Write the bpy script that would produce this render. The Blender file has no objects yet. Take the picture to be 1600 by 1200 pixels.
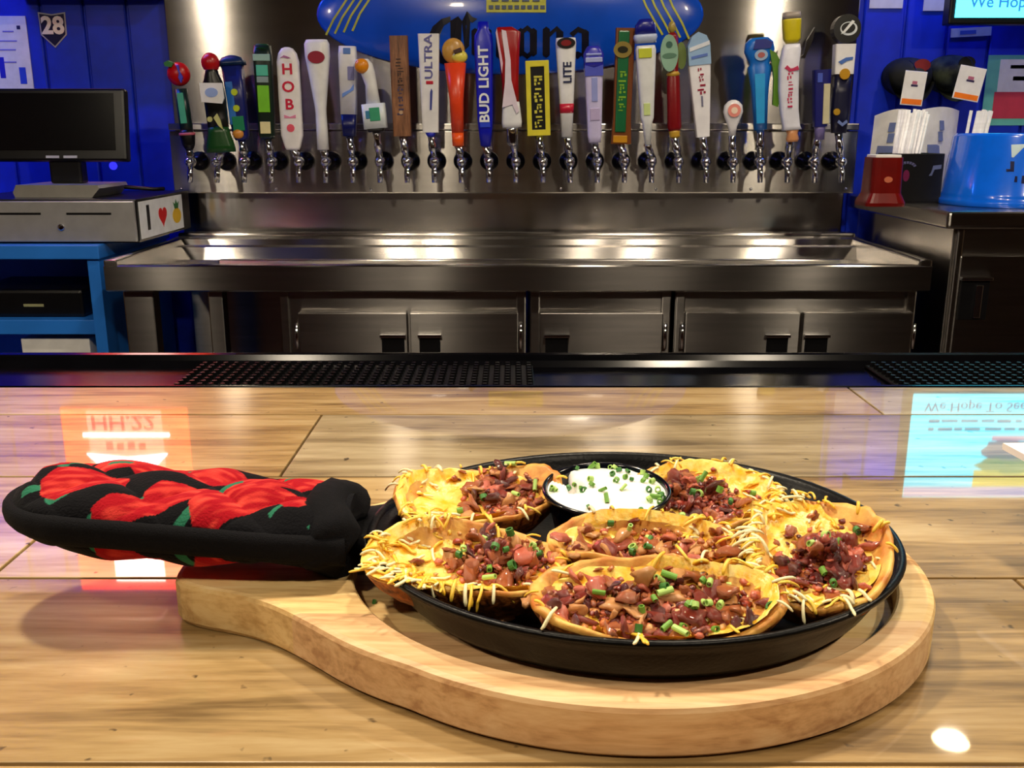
import bpy, bmesh, math, random
from mathutils import Vector, Matrix, noise as mnoise
random.seed(7)
PI = math.pi
scene = bpy.context.scene
COL = scene.collection

# ---------------------------------------------------------------- camera
# z = 0 is the bar top; the floor lies 1.07 m below it
CAM_H, PITCH, FPX = 0.21, math.radians(14.6), 1500.0
cam_d = bpy.data.cameras.new('camera'); cam = bpy.data.objects.new('camera', cam_d); COL.objects.link(cam)
cam.location = (0, 0, CAM_H); cam.rotation_euler = (PI/2 - PITCH, 0, 0)
cam_d.sensor_width = 36; cam_d.lens = 36*FPX/1600; cam_d.clip_start = .01; cam_d.clip_end = 60
scene.camera = cam
# ---------------------------------------------------------------- world, exposure
w = bpy.data.worlds.new('world'); scene.world = w; w.use_nodes = True
w.node_tree.nodes['Background'].inputs[0].default_value = (.9, .8, .7, 1)
w.node_tree.nodes['Background'].inputs[1].default_value = 0
vs = scene.view_settings
vs.view_transform = 'Standard'; vs.look = 'None'; vs.gamma = 1; vs.exposure = 0.45; vs.use_curve_mapping = False
try: scene.cycles.max_bounces = 8; scene.cycles.sample_clamp_indirect = 6
except Exception: pass

# ---------------------------------------------------------------- survey helpers (points of the place, measured once)
_c, _s = math.cos(PITCH), math.sin(PITCH)
def _ray(px, py):
    a = (px-800)/FPX; b = (600-py)/FPX
    return Vector((a, _c+b*_s, -_s+b*_c))
def onZ(px, py, z): v = _ray(px, py); return Vector((0, 0, CAM_H)) + v*((z-CAM_H)/v.z)
def onY(px, py, Y): v = _ray(px, py); return Vector((0, 0, CAM_H)) + v*(Y/v.y)
def onX(px, py, X): v = _ray(px, py); return Vector((0, 0, CAM_H)) + v*(X/v.x)

# ---------------------------------------------------------------- materials
def lin(c):
    return tuple(((x/255)/12.92 if x/255 <= .04045 else ((x/255+.055)/1.055)**2.4) for x in c[:3]) + (1,)
MC = {}
ANISO_ROT = 0.25
def mat(name, col, rough=.5, metal=0, var=.12, scale=30, bump=0, coat=0, emit=0, aniso=0, spec=.5, sss=0, col2=None, stretch=(1,1,1), bscale=None, detail=4):
    key = name
    if key in MC: return MC[key]
    m = bpy.data.materials.new(name); m.use_nodes = True; N = m.node_tree.nodes; L = m.node_tree.links
    b = N['Principled BSDF']
    tc = N.new('ShaderNodeTexCoord'); mp = N.new('ShaderNodeMapping'); mp.inputs['Scale'].default_value = stretch
    L.new(tc.outputs['Object'], mp.inputs[0])
    nz = N.new('ShaderNodeTexNoise'); nz.inputs['Scale'].default_value = scale; nz.inputs['Detail'].default_value = detail
    L.new(mp.outputs[0], nz.inputs['Vector'])
    mx = N.new('ShaderNodeMix'); mx.data_type = 'RGBA'
    c1 = lin(col)
    if col2 is None:
        A = tuple(x*(1-var) for x in c1[:3])+(1,); B = tuple(min(1, x*(1+var)) for x in c1[:3])+(1,)
    else: A, B = c1, lin(col2)
    mx.inputs[6].default_value = A; mx.inputs[7].default_value = B
    rp = N.new('ShaderNodeMapRange'); rp.inputs[1].default_value = .35; rp.inputs[2].default_value = .65
    L.new(nz.outputs[0], rp.inputs[0]); L.new(rp.outputs[0], mx.inputs[0]); L.new(mx.outputs[2], b.inputs['Base Color'])
    b.inputs['Roughness'].default_value = rough; b.inputs['Metallic'].default_value = metal
    b.inputs['Coat Weight'].default_value = coat; b.inputs['Coat Roughness'].default_value = .04
    b.inputs['Specular IOR Level'].default_value = spec
    if sss: b.inputs['Subsurface Weight'].default_value = sss; b.inputs['Subsurface Scale'].default_value = .004
    if aniso:
        b.inputs['Anisotropic'].default_value = aniso
        b.inputs['Anisotropic Rotation'].default_value = ANISO_ROT; tg = N.new('ShaderNodeTangent'); tg.direction_type = 'RADIAL'; tg.axis = 'Z'; L.new(tg.outputs[0], b.inputs['Tangent'])
    if emit:
        b.inputs['Emission Color'].default_value = c1; b.inputs['Emission Strength'].default_value = emit
    if bump:
        bp = N.new('ShaderNodeBump'); bp.inputs['Strength'].default_value = bump; bp.inputs['Distance'].default_value = .002
        n2 = N.new('ShaderNodeTexNoise'); n2.inputs['Scale'].default_value = bscale or scale*2; n2.inputs['Detail'].default_value = 5
        L.new(mp.outputs[0], n2.inputs['Vector']); L.new(n2.outputs[0], bp.inputs['Height']); L.new(bp.outputs[0], b.inputs['Normal'])
    MC[key] = m
    return m
def paint(col, rough=.35, **k):
    return mat('paint_%d_%d_%d_%d' % (*col, int(rough*100)), col, rough, var=.06, **k)
def vcol_mat(name, rough=.7, bump=.3, scale=600, sheen=.3):
    m = bpy.data.materials.new(name); m.use_nodes = True; N = m.node_tree.nodes; L = m.node_tree.links; b = N['Principled BSDF']
    a = N.new('ShaderNodeVertexColor'); a.layer_name = 'Col'; L.new(a.outputs[0], b.inputs['Base Color'])
    b.inputs['Specular IOR Level'].default_value = .12; b.inputs['Roughness'].default_value = rough; b.inputs['Sheen Weight'].default_value = sheen
    tc = N.new('ShaderNodeTexCoord'); nz = N.new('ShaderNodeTexNoise'); nz.inputs['Scale'].default_value = scale
    bp = N.new('ShaderNodeBump'); bp.inputs['Strength'].default_value = bump; bp.inputs['Distance'].default_value = .001
    L.new(tc.outputs['Object'], nz.inputs['Vector']); L.new(nz.outputs[0], bp.inputs['Height']); L.new(bp.outputs[0], b.inputs['Normal'])
    return m
def wood(name, dark, mid, light, sc=(2.2, 34, 34), rough=.45, coat=0., rnd=.5, coat_rough=.03, knots=True):
    m = bpy.data.materials.new(name); m.use_nodes = True; N = m.node_tree.nodes; L = m.node_tree.links; b = N['Principled BSDF']
    tc = N.new('ShaderNodeTexCoord'); oi = N.new('ShaderNodeObjectInfo'); ad = N.new('ShaderNodeVectorMath'); ad.operation = 'ADD'
    ml = N.new('ShaderNodeMath'); ml.operation = 'MULTIPLY'; ml.inputs[1].default_value = 37.
    L.new(oi.outputs['Random'], ml.inputs[0]); L.new(tc.outputs['Object'], ad.inputs[0]); L.new(ml.outputs[0], ad.inputs[1])
    mp = N.new('ShaderNodeMapping'); mp.inputs['Scale'].default_value = sc; L.new(ad.outputs[0], mp.inputs[0])
    n1 = N.new('ShaderNodeTexNoise'); n1.inputs['Scale'].default_value = 2.4; n1.inputs['Detail'].default_value = 8; n1.inputs['Roughness'].default_value = .62; n1.inputs['Distortion'].default_value = .6
    L.new(mp.outputs[0], n1.inputs['Vector'])
    mp2 = N.new('ShaderNodeMapping'); mp2.inputs['Scale'].default_value = (5, 11, 11); L.new(ad.outputs[0], mp2.inputs[0])
    n2 = N.new('ShaderNodeTexNoise'); n2.inputs['Scale'].default_value = 1.1; n2.inputs['Detail'].default_value = 3
    L.new(mp2.outputs[0], n2.inputs['Vector'])
    mxv = N.new('ShaderNodeMath'); mxv.operation = 'ADD'; L.new(n1.outputs[0], mxv.inputs[0])
    sub = N.new('ShaderNodeMath'); sub.operation = 'MULTIPLY_ADD'; sub.inputs[1].default_value = .7; sub.inputs[2].default_value = -.35
    L.new(n2.outputs[0], sub.inputs[0]); L.new(sub.outputs[0], mxv.inputs[1])
    mp4 = N.new('ShaderNodeMapping'); mp4.inputs['Scale'].default_value = (sc[0]*7, sc[1]*4.5, sc[2]*4.5); L.new(ad.outputs[0], mp4.inputs[0])
    n4 = N.new('ShaderNodeTexNoise'); n4.inputs['Scale'].default_value = 2.; n4.inputs['Detail'].default_value = 6; L.new(mp4.outputs[0], n4.inputs['Vector'])
    s4 = N.new('ShaderNodeMath'); s4.operation = 'MULTIPLY_ADD'; s4.inputs[1].default_value = .36; s4.inputs[2].default_value = -.18; L.new(n4.outputs[0], s4.inputs[0])
    a4 = N.new('ShaderNodeMath'); a4.operation = 'ADD'; L.new(mxv.outputs[0], a4.inputs[0]); L.new(s4.outputs[0], a4.inputs[1]); mxv = a4
    cr = N.new('ShaderNodeValToRGB'); e = cr.color_ramp.elements
    e[0].position = .3; e[0].color = lin(dark); e[1].position = .72; e[1].color = lin(light); x = e.new(.5); x.color = lin(mid)
    L.new(mxv.outputs[0], cr.inputs[0])
    hs = N.new('ShaderNodeHueSaturation'); mr = N.new('ShaderNodeMapRange'); mr.inputs[3].default_value = 1-rnd*.3; mr.inputs[4].default_value = 1+rnd*.25
    L.new(oi.outputs['Random'], mr.inputs[0]); L.new(mr.outputs[0], hs.inputs['Value']); L.new(cr.outputs[0], hs.inputs['Color'])
    last = hs.outputs[0]
    if knots:
        n3 = N.new('ShaderNodeTexNoise'); n3.inputs['Scale'].default_value = 130; n3.inputs['Detail'].default_value = 2; L.new(ad.outputs[0], n3.inputs['Vector'])
        m3 = N.new('ShaderNodeMapRange'); m3.inputs[1].default_value = .70; m3.inputs[2].default_value = .76; L.new(n3.outputs[0], m3.inputs[0])
        mm = N.new('ShaderNodeMix'); mm.data_type = 'RGBA'; mm.inputs[7].default_value = lin(tuple(x*.7 for x in dark)); L.new(m3.outputs[0], mm.inputs[0]); L.new(last, mm.inputs[6]); last = mm.outputs[2]
    L.new(last, b.inputs['Base Color'])
    b.inputs['Roughness'].default_value = rough; b.inputs['Coat Weight'].default_value = coat; b.inputs['Coat Roughness'].default_value = coat_rough
    bp = N.new('ShaderNodeBump'); bp.inputs['Strength'].default_value = .06; bp.inputs['Distance'].default_value = .001
    L.new(n1.outputs[0], bp.inputs['Height']); L.new(bp.outputs[0], b.inputs['Normal'])
    return m
def glow(name, col, strength):
    if name in MC: return MC[name]
    m = bpy.data.materials.new(name); m.use_nodes = True; N = m.node_tree.nodes; b = N['Principled BSDF']
    b.inputs['Base Color'].default_value = (.02, .02, .02, 1); b.inputs['Emission Color'].default_value = lin(col); b.inputs['Emission Strength'].default_value = strength
    MC[name] = m; return m

STEEL = mat('brushed_steel', (182, 178, 174), .205, 1, var=.08, scale=5, aniso=1., stretch=(1, 1, 14))
STEEL2 = mat('brushed_steel_dull', (182, 178, 174), .22, 1, var=.1, scale=5, aniso=1., stretch=(1, 1, 14))
CHROME = mat('chrome', (220, 222, 228), .08, 1, var=.04)
STEELP = mat('polished_steel', (184, 180, 178), .17, 1, var=.06, scale=4, aniso=.92, stretch=(1, 1, 10))
BLACKP = mat('black_plastic', (10, 10, 13), .32, var=.2)
BLACKG = mat('black_gloss', (4, 4, 6), .14, var=.2, spec=.10)

# ---------------------------------------------------------------- mesh helpers
def link(o, parent=None):
    COL.objects.link(o)
    if parent is not None: o.parent = parent
    return o
def mesh_obj(name, bm, m, parent=None, smooth=False, loc=None, rot=None):
    me = bpy.data.meshes.new(name)
    bmesh.ops.recalc_face_normals(bm, faces=bm.faces[:])
    bm.to_mesh(me); bm.free()
    for x in (m if isinstance(m, (list, tuple)) else [m]): me.materials.append(x)
    if smooth:
        for p in me.polygons: p.use_smooth = True
    o = bpy.data.objects.new(name, me)
    if loc is not None: o.location = loc
    if rot is not None: o.rotation_euler = rot
    return link(o, parent)
def tag(o, label, cat, group=None, kind=None):
    if label: o['label'] = label
    if cat: o['category'] = cat
    if group: o['group'] = group
    if kind: o['kind'] = kind
    return o
def thing(name, label, cat, loc=(0, 0, 0), rot=(0, 0, 0), group=None):
    o = bpy.data.objects.new(name, None); o.empty_display_size = .03
    o.location = loc; o.rotation_euler = rot
    link(o); return tag(o, label, cat, group)
def struct(o): o['kind'] = 'structure'; return o
def box(bm, x0, x1, y0, y1, z0, z1, bev=0, seg=2, M=None):
    r = bmesh.ops.create_cube(bm, size=1)
    vsx = r['verts']
    T = Matrix.Translation(((x0+x1)/2, (y0+y1)/2, (z0+z1)/2)) @ Matrix.Diagonal((x1-x0, y1-y0, z1-z0, 1))
    bmesh.ops.transform(bm, matrix=T, verts=vsx)
    if bev:
        es = list({e for v in vsx for e in v.link_edges})
        q = bmesh.ops.bevel(bm, geom=es, offset=bev, segments=seg, profile=.6, affect='EDGES')
        vsx = list({v for f in q['faces'] for v in f.verts} | {v for v in vsx if v.is_valid})
    if M is not None: bmesh.ops.transform(bm, matrix=M, verts=[v for v in vsx if v.is_valid])
    return bm
def nbox(name, x0, x1, y0, y1, z0, z1, m, parent=None, bev=0, seg=2, smooth=False, center=True):
    """a box object whose origin is its own centre"""
    bm = bmesh.new(); c = ((x0+x1)/2, (y0+y1)/2, (z0+z1)/2)
    box(bm, -(x1-x0)/2, (x1-x0)/2, -(y1-y0)/2, (y1-y0)/2, -(z1-z0)/2, (z1-z0)/2, bev, seg)
    return mesh_obj(name, bm, m, parent, smooth, c)
def loft(bm, secs, cap=True, mi=0):
    rings = [[bm.verts.new(p) for p in s] for s in secs]
    n = len(rings[0])
    for a, b in zip(rings, rings[1:]):
        for i in range(n):
            f = bm.faces.new((a[i], a[(i+1) % n], b[(i+1) % n], b[i])); f.material_index = mi
    if cap:
        bm.faces.new(rings[0][::-1]).material_index = mi; bm.faces.new(rings[-1]).material_index = mi
    return bm
def sup(hw, hd, z, n=16, e=2., cx=0, cy=0):
    out = []
    for i in range(n):
        t = 2*PI*(i+.5)/n; c, s = math.cos(t), math.sin(t)
        out.append((cx+hw*abs(c)**(2/e)*(1 if c > 0 else -1), cy+hd*abs(s)**(2/e)*(1 if s > 0 else -1), z))
    return out
def lathe(bm, prof, n=24, M=None, sx=1, sy=1, cap=True):
    secs = [[(r*sx*math.cos(2*PI*i/n), r*sy*math.sin(2*PI*i/n), z) for i in range(n)] for r, z in prof]
    if M is not None: secs = [[tuple(M @ Vector(p)) for p in s] for s in secs]
    return loft(bm, secs, cap)
def tube(bm, pts, r, n=8, mi=0, flat=1., cap=True):
    pts = [Vector(p) for p in pts]; secs = []
    for i, p in enumerate(pts):
        t = (pts[min(i+1, len(pts)-1)]-pts[max(i-1, 0)]).normalized()
        up = Vector((0, 0, 1)) if abs(t.z) < .9 else Vector((1, 0, 0))
        a = t.cross(up).normalized(); b = a.cross(t)
        rr = r[i] if isinstance(r, (list, tuple)) else r
        secs.append([tuple(p+a*math.cos(2*PI*k/n)*rr+b*math.sin(2*PI*k/n)*rr*flat) for k in range(n)])
    return loft(bm, secs, cap, mi)
def prism(bm, poly, y0, y1, mi=0):
    """polygon in x,z pushed from y0 to y1"""
    a = [bm.verts.new((x, y0, z)) for x, z in poly]; b = [bm.verts.new((x, y1, z)) for x, z in poly]; n = len(a)
    bm.faces.new(a).material_index = mi; bm.faces.new(b[::-1]).material_index = mi
    for i in range(n): bm.faces.new((a[(i+1) % n], a[i], b[i], b[(i+1) % n])).material_index = mi
    return bm
def text(body, size, m, parent=None, loc=(0, 0, 0), rot=(PI/2, 0, 0), ext=.0006, name='lettering', xs=1., bold=0., space=1.):
    cu = bpy.data.curves.new('t', 'FONT'); cu.body = body; cu.size = size; cu.align_x = 'CENTER'; cu.align_y = 'CENTER'
    cu.extrude = ext; cu.offset = bold; cu.space_character = space; cu.resolution_u = 3
    to = bpy.data.objects.new('t', cu); COL.objects.link(to); bpy.context.view_layer.update()
    me = bpy.data.meshes.new_from_object(to.evaluated_get(bpy.context.evaluated_depsgraph_get()))
    bpy.data.objects.remove(to); bpy.data.curves.remove(cu)
    me.name = name; me.transform(Matrix.Diagonal((xs, 1, 1, 1))); me.materials.clear(); me.materials.append(m)
    o = bpy.data.objects.new(name, me); o.location = loc; o.rotation_euler = rot
    return link(o, parent)
def nz3(x, y, z=0., s=1.): return mnoise.noise(Vector((x*s, y*s, z*s)))

# ================================================================ ROOM
FLOOR = -1.07; CEIL = 1.78; WALL_Y = 2.80
WALLB = mat('blue_wall_paint', (8, 48, 205), .45, var=.22, scale=9, bump=.1, bscale=60)
bm = bmesh.new(); box(bm, -3, 3, -4.1, 2.95, FLOOR-.06, FLOOR); struct(mesh_obj('floor', bm, mat('floor_tile', (70, 52, 42), .35, var=.2, scale=4)))
bm = bmesh.new(); box(bm, -3, 3, -4.1, 2.95, CEIL, CEIL+.06); struct(mesh_obj('ceiling', bm, mat('ceiling_dark', (74, 64, 54), .8, var=.1, scale=3)))
bm = bmesh.new(); box(bm, -3, 3, WALL_Y+.012, 2.95, FLOOR, CEIL); wall_back = struct(mesh_obj('wall_back', bm, WALLB))
bm = bmesh.new(); box(bm, -3.06, -3, -4.1, 2.95, FLOOR, CEIL); struct(mesh_obj('wall_left', bm, mat('wall_room', (96, 76, 56), .7, var=.12, scale=3)))
bm = bmesh.new(); box(bm, 3, 3.06, -4.1, 2.95, FLOOR, CEIL); struct(mesh_obj('wall_right', bm, MC['wall_room']))
bm = bmesh.new(); box(bm, -3, 3, -4.16, -4.1, FLOOR, CEIL); struct(mesh_obj('wall_front', bm, MC['wall_room']))
# added dark light blockers, out of view, darkening what the bar top mirrors
bm = bmesh.new(); box(bm, -3, 3, 2.46, WALL_Y+.012, 1.21, CEIL); struct(mesh_obj('added_baffle_1', bm, mat('baffle', (44, 36, 32), .7, var=.15, scale=4)))
bm = bmesh.new(); box(bm, .962, 3, 2.46, WALL_Y+.012, .862, 1.2095); struct(mesh_obj('added_baffle_2', bm, MC['baffle']))  # added lower blocker, shades the wall above the menu screen
# wall boards, one by one
def boards(xs, top=1.208):
    for a, b in zip(xs, xs[1:]):
        nbox('wall_plank', a+.004, b-.004, WALL_Y, WALL_Y+.014, FLOOR+.002, top, WALLB, wall_back, .003, 1)
boards([-2.0+.118*i for i in range(9)]+[-.94])
boards([.962+.118*i for i in range(10)], .86)

# ---------------------------------------------------------------- bar
WOODBAR = wood('bar_wood', (124, 96, 54), (178, 146, 94), (206, 180, 132), sc=(2.2, 26, 26), rough=.42, coat=1., coat_rough=.025, rnd=.55)
WOODBAR2 = wood('bar_wood_grey', (106, 90, 64), (160, 140, 104), (192, 174, 138), sc=(2.2, 24, 24), rough=.42, coat=1., coat_rough=.025, rnd=.4)
bar = thing('bar_counter', 'long bar counter topped with glossy wood planks and a black rail', 'bar counter', (0, .47, FLOOR))
def bpart(name, x0, x1, y0, y1, z0, z1, m, bev=0):
    o = nbox(name, x0, x1, y0, y1, z0, z1, m, bar, bev); o.location = Vector(o.location)-Vector(bar.location); return o
bpart('counter_base', -2.2, 2.2, .16, .795, -.045, -.012, mat('bar_core', (60, 42, 22), .6))
bpart('bar_front', -2.2, 2.2, .30, .34, FLOOR+.001, -.046, mat('bar_front_wood', (58, 36, 20), .5, var=.2, stretch=(8, 1, 1)))
bpart('bar_back', -2.2, 2.2, .78, .82, FLOOR+.001, -.046, MC['bar_front_wood'])
G = .0009
rows = [(.16, .287, [-2.2, -.62, .9, 2.2]), (.287, .43, [-2.2, -1.1, .245, 2.2]), (.43, .5735, [-2.2, -.255, 1.15, 2.2]),
        (.5735, .7125, [-2.2, -.147, 1.35, 2.2]), (.7125, .7955, [-2.2, -.95, .2875, 2.2])]
greys = {(3, 1), (3, 2), (4, 2)}
for r, (y0, y1, xs) in enumerate(rows):
    for k, (a, b) in enumerate(zip(xs, xs[1:])):
        mm = WOODBAR2 if (r, k) in greys else WOODBAR
        if (r, k) == (1, 2):
            bpart('plank', a+G, b-G, y0+G, .349-G, -.012, 0, mm, .0006); bpart('plank', a+G, b-G, .349+G, y1-G, -.012, 0, mm, .0006)
        else: bpart('plank', a+G, b-G, y0+G, y1-G, -.012, 0, mm, .0006)
# black drip gutter along the far edge of the bar
bm = bmesh.new()
prof = [(.7958, -.040), (.7958, -.001), (.7970, .0008), (.8000, .0008), (.8015, -.002), (.806, -.009), (.905, -.009), (.912, -.004), (.9150, .0012), (.9200, .0020), (.9260, .0010), (.9280, -.004), (.9280, -.040)]
loft(bm, [[(x, y, z) for y, z in prof] for x in (-2.2, 2.2)])
o = mesh_obj('drip_gutter', bm, BLACKG, bar); o.location = -Vector(bar.location)
o['label'] = 'glossy black drip gutter'
MATR = mat('mat_rubber', (4, 4, 5), .42, var=.2, spec=.12)
for lab, x0, x1 in (('black nubbed rubber bar mat in the gutter behind the skillet handle', -.30, .02), ('black nubbed rubber bar mat in the gutter facing the side counter', .34, .66)):
    t = thing('bar_mat', lab, 'bar mat', ((x0+x1)/2, .8555, -.0088), group='rubber mats in the bar gutter')
    h = (x1-x0)/2; bm = bmesh.new(); box(bm, -h, h, -.046, .046, 0, .003, .001, 1); mesh_obj('mat_base', bm, MATR, t)
    bm = bmesh.new(); nx = int(2*h/.010)
    for a in range(nx):
        for b in range(9):
            cx, cy = -h+.006+a*.010, -.04+b*.010
            loft(bm, [[(cx+r*math.cos(k*PI/3), cy+r*math.sin(k*PI/3), z) for k in range(6)] for r, z in ((.0032, .002), (.0024, .0072))])
    o = mesh_obj('mat_nubs', bm, MATR, t); o['kind'] = 'stuff'

# ================================================================ BACK BAR: steel wall, tap panel, drainboard
PY_ = 2.72                                   # front of the tap panel
bm = bmesh.new(); box(bm, -.94, .94, 2.765, WALL_Y+.004, -.09, 1.205, .003, 1)
tag(mesh_obj('steel_backsplash', bm, STEELP), 'tall brushed steel sheet covering the wall behind the beer taps', 'backsplash')
tp = thing('tap_panel', 'long horizontal steel tap box carrying the whole row of faucets', 'tap panel', (0, 2.74, .05))
def rel(o, t):
    o.parent = t; o.location = Vector(o.location)-Vector(t.location); return o
rel(nbox('front_plate', -.94, .95, PY_, 2.765, .05, .218, STEEL, tp, .003), tp)
rel(nbox('top_trim', -.94, .95, PY_-.004, 2.765, .2195, .238, STEEL2, tp, .003), tp)
for k in range(8): 
    x = -.92+k*.264
    bm = bmesh.new(); lathe(bm, [(.004, 0), (.004, .002), (.002, .003)], 10); rel(mesh_obj('screw', bm, CHROME, tp, True, (x, PY_, .062), (PI/2, 0, 0)), tp)

# drainboard worktop
FY = 2.17; XL, XR = -.925, .952
ZR = -.078                                    # rim height
db = thing('drainboard', 'long stainless drainboard with sunken tray under the taps', 'drainboard', (0, 2.45, -.14))
def dpart(name, *a, **k): return rel(nbox(name, *a, **k), db)
bm = bmesh.new()
tray = [(FY, -.135), (FY, ZR-.003), (FY+.003, ZR), (FY+.022, ZR), (FY+.030, ZR-.003), (FY+.045, ZR-.035), (FY+.17, ZR-.038), (FY+.175, ZR-.022), (FY+.20, ZR-.022), (FY+.205, ZR-.040),
        (FY+.40, ZR-.038), (FY+.41, ZR-.006), (FY+.44, ZR-.003), (FY+.445, ZR+.012), (FY+.50, ZR+.014), (FY+.505, ZR-.05), (FY+.012, -.14)]
loft(bm, [[(x, y, z) for y, z in tray] for x in (XL, XR)]); rel(mesh_obj('tray_top', bm, STEEL, db), db)
for sx, x in ((-1, XL), (1, XR)):
    bm = bmesh.new(); x2 = x-sx*.03
    box(bm, min(x, x2), max(x, x2), FY+.001, 2.70, -.13, ZR+.012, .004); rel(mesh_obj('side_rim', bm, STEEL2, db), db)
dpart('back_upstand', XL, XR, 2.675, 2.72, -.13, -.055, m=STEEL, bev=.006)
# tray divider rails
for yy in (FY+.20,): dpart('drip_ledge', XL+.20, XR-.14, yy, yy+.02, ZR-.03, ZR-.012, m=STEEL, bev=.003)
# open bay at the left: its own stand
ob = thing('open_underbar_stand', 'open dark bay on steel legs at the till end of the drainboard', 'stand', (-.68, 2.4, FLOOR))
def opart(name, *a, **k): return rel(nbox(name, *a, **k), ob)
for px0, px1 in ((193, 240), (325, 348)):
    a = onY(px0, 470, FY+.03).x; b = onY(px1, 470, FY+.03).x
    opart('leg', a, b, FY+.03, FY+.07, FLOOR+.001, -.1415, m=STEEL, bev=.003)
opart('back_panel', XL+.03, -.47, 2.66, 2.68, FLOOR+.001, -.1415, m=STEEL2)

# cabinets under the drainboard
CY = FY+.035
def cab(label, px0, px1, doors, pilL=None):
    x0 = onY(px0, 500, CY).x; x1 = onY(px1, 500, CY).x
    t = thing('underbar_cabinet', label, 'cabinet', ((x0+x1)/2, 2.42, FLOOR), group='steel cabinets under the drainboard')
    def part(name, *a, **k): return rel(nbox(name, *a, **k), t)
    part('body', x0, x1, CY+.004, 2.64, FLOOR+.001, -.1415, m=STEEL2, bev=.002)
    for st in (x0+.012, x1-.012): part('stile', st-.011, st+.011, CY-.004, CY+.006, FLOOR+.05, -.1415, m=STEEL2, bev=.003)
    zt = onY(800, 487, CY).z
    for (da, dbx, side) in doors:
        a = onY(da, 500, CY).x; b = onY(dbx, 500, CY).x
        d = part('door', a+.002, b-.002, CY-.016, CY+.003, FLOOR+.12, zt, m=STEEL2, bev=.0025)
        h0, h1 = side; ha = onY(h0, 530, CY-.018).x; hb = onY(h1, 530, CY-.018).x; hz = onY(800, 525, CY-.018).z
        hd = nbox('handle', ha, hb, CY-.0175, CY-.014, hz-.10, hz-.002, BLACKP, d, .002); hd.location = Vector(hd.location)-Vector(d.location)-Vector(t.location)
        lip = nbox('handle_lip', ha-.003, hb+.003, CY-.026, CY-.014, hz-.003, hz+.004, CHROME, d, .001); lip.location = Vector(lip.location)-Vector(d.location)-Vector(t.location)
        hx = a-.004 if side[0] > (da+dbx)/2 else b+.004
        bm = bmesh.new(); lathe(bm, [(.005, -.03), (.005, .03)], 10); rel(mesh_obj('hinge', bm, CHROME, t, True, (hx, CY-.012, zt-.055)), t)
    return t
cab('double-door steel cabinet beside the open dark bay', 438, 822, [(467, 638, (596, 632)), (640, 811, (655, 688))])
cab('single-door steel cabinet between the two double-door cabinets', 828, 1048, [(842, 1036, (852, 888))])
cab('double-door steel cabinet beside the taller side counter', 1054, 1428, [(1068, 1249, (1198, 1232)), (1251, 1424, (1258, 1294))])

# ---------------------------------------------------------------- side counter on the right
RX = .956; RZ = .045; RY = 2.13
rc = thing('side_counter', 'tall stainless side counter with recessed pull door under the blue bucket', 'counter', (1.5, 2.45, FLOOR))
def rpart(name, *a, **k): return rel(nbox(name, *a, **k), rc)
rpart('worktop', RX, 2.2, RY, 2.78, RZ-.038, RZ, m=STEEL, bev=.008, seg=3)
rpart('body', RX+.03, 2.18, RY+.03, 2.77, FLOOR+.001, RZ-.038, m=STEEL2, bev=.002)
a = onY(1500, 400, RY+.02); dz = a.z
d = rpart('door', a.x, a.x+.52, RY+.016, RY+.03, FLOOR+.12, dz, m=STEEL2, bev=.003)
def rsub(name, *A): o = nbox(name, *A[:6], A[6], d, .002); o.location = Vector(o.location)-Vector(d.location)-Vector(rc.location)
h0 = onY(1503, 437, RY+.012); h1 = onY(1540, 500, RY+.012)
rsub('handle', h0.x, h1.x, RY+.011, RY+.018, h1.z, h0.z, BLACKP); rsub('handle_lip', h0.x-.003, h1.x+.003, RY+.004, RY+.018, h0.z-.002, h0.z+.006, CHROME); rsub('handle_lever', (h0.x+h1.x)/2, (h0.x+h1.x)/2+.016, RY+.006, RY+.018, h1.z+.005, h0.z-.012, CHROME)
rpart('stile', RX+.035, RX+.05, RY+.018, RY+.032, FLOOR+.05, RZ-.04, m=STEEL2, bev=.003)

# ---------------------------------------------------------------- blue cabinet on the left with till
LX = -.985
pf = onX(153, 383, LX); LZ = round(pf.z, 3); LY = round(pf.y, 3)
BLUEC = mat('blue_laminate', (38, 120, 222), .4, var=.1, scale=6)
lc = thing('blue_cabinet', 'open blue laminate cabinet with shelf carrying the till', 'cabinet', (-1.5, 2.5, FLOOR))
def lpart(name, *a, **k): return rel(nbox(name, *a, **k), lc)
lpart('worktop', -2.1, LX, LY, 2.78, LZ-.034, LZ, m=BLUEC, bev=.003)
lpart('side_panel', LX-.035, LX-.006, LY+.01, 2.77, FLOOR+.001, LZ-.0345, m=BLUEC, bev=.002)
lpart('side_panel', -2.09, -2.06, LY+.01, 2.77, FLOOR+.001, LZ-.0345, m=BLUEC, bev=.002)
sh = onY(80, 500, LY+.015).z; 
lpart('shelf', -2.06, LX-.0355, LY+.015, 2.76, sh-.036, sh, m=BLUEC, bev=.002)
lpart('shelf', -2.06, LX-.0355, LY+.015, 2.76, sh-.32, sh-.29, m=BLUEC, bev=.002)
lpart('back_panel', -2.06, LX-.0355, 2.762, 2.772, FLOOR+.001, LZ-.035, m=BLUEC)
p0 = onY(-60, 455, LY+.05); p1 = onY(128, 455, LY+.05)
t = thing('receipt_printer', 'black till box on the shelf of the blue cabinet', 'printer', ((p0.x+p1.x)/2, LY+.17, sh+.0005))
wd = p1.x-p0.x
bm = bmesh.new(); box(bm, -wd/2, wd/2, -.12, .12, 0, .068, .008); mesh_obj('case', bm, BLACKP, t)
bm = bmesh.new(); box(bm, 0, .05, -.1212, -.119, .026, .033, .0005, 1); mesh_obj('label_plate', bm, paint((150, 150, 110)), t)
q = onY(85, 548, LY+.03)
t = thing('paper_stack', 'white stack of papers low inside the blue cabinet', 'paper', (q.x, LY+.15, sh-.29))
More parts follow.
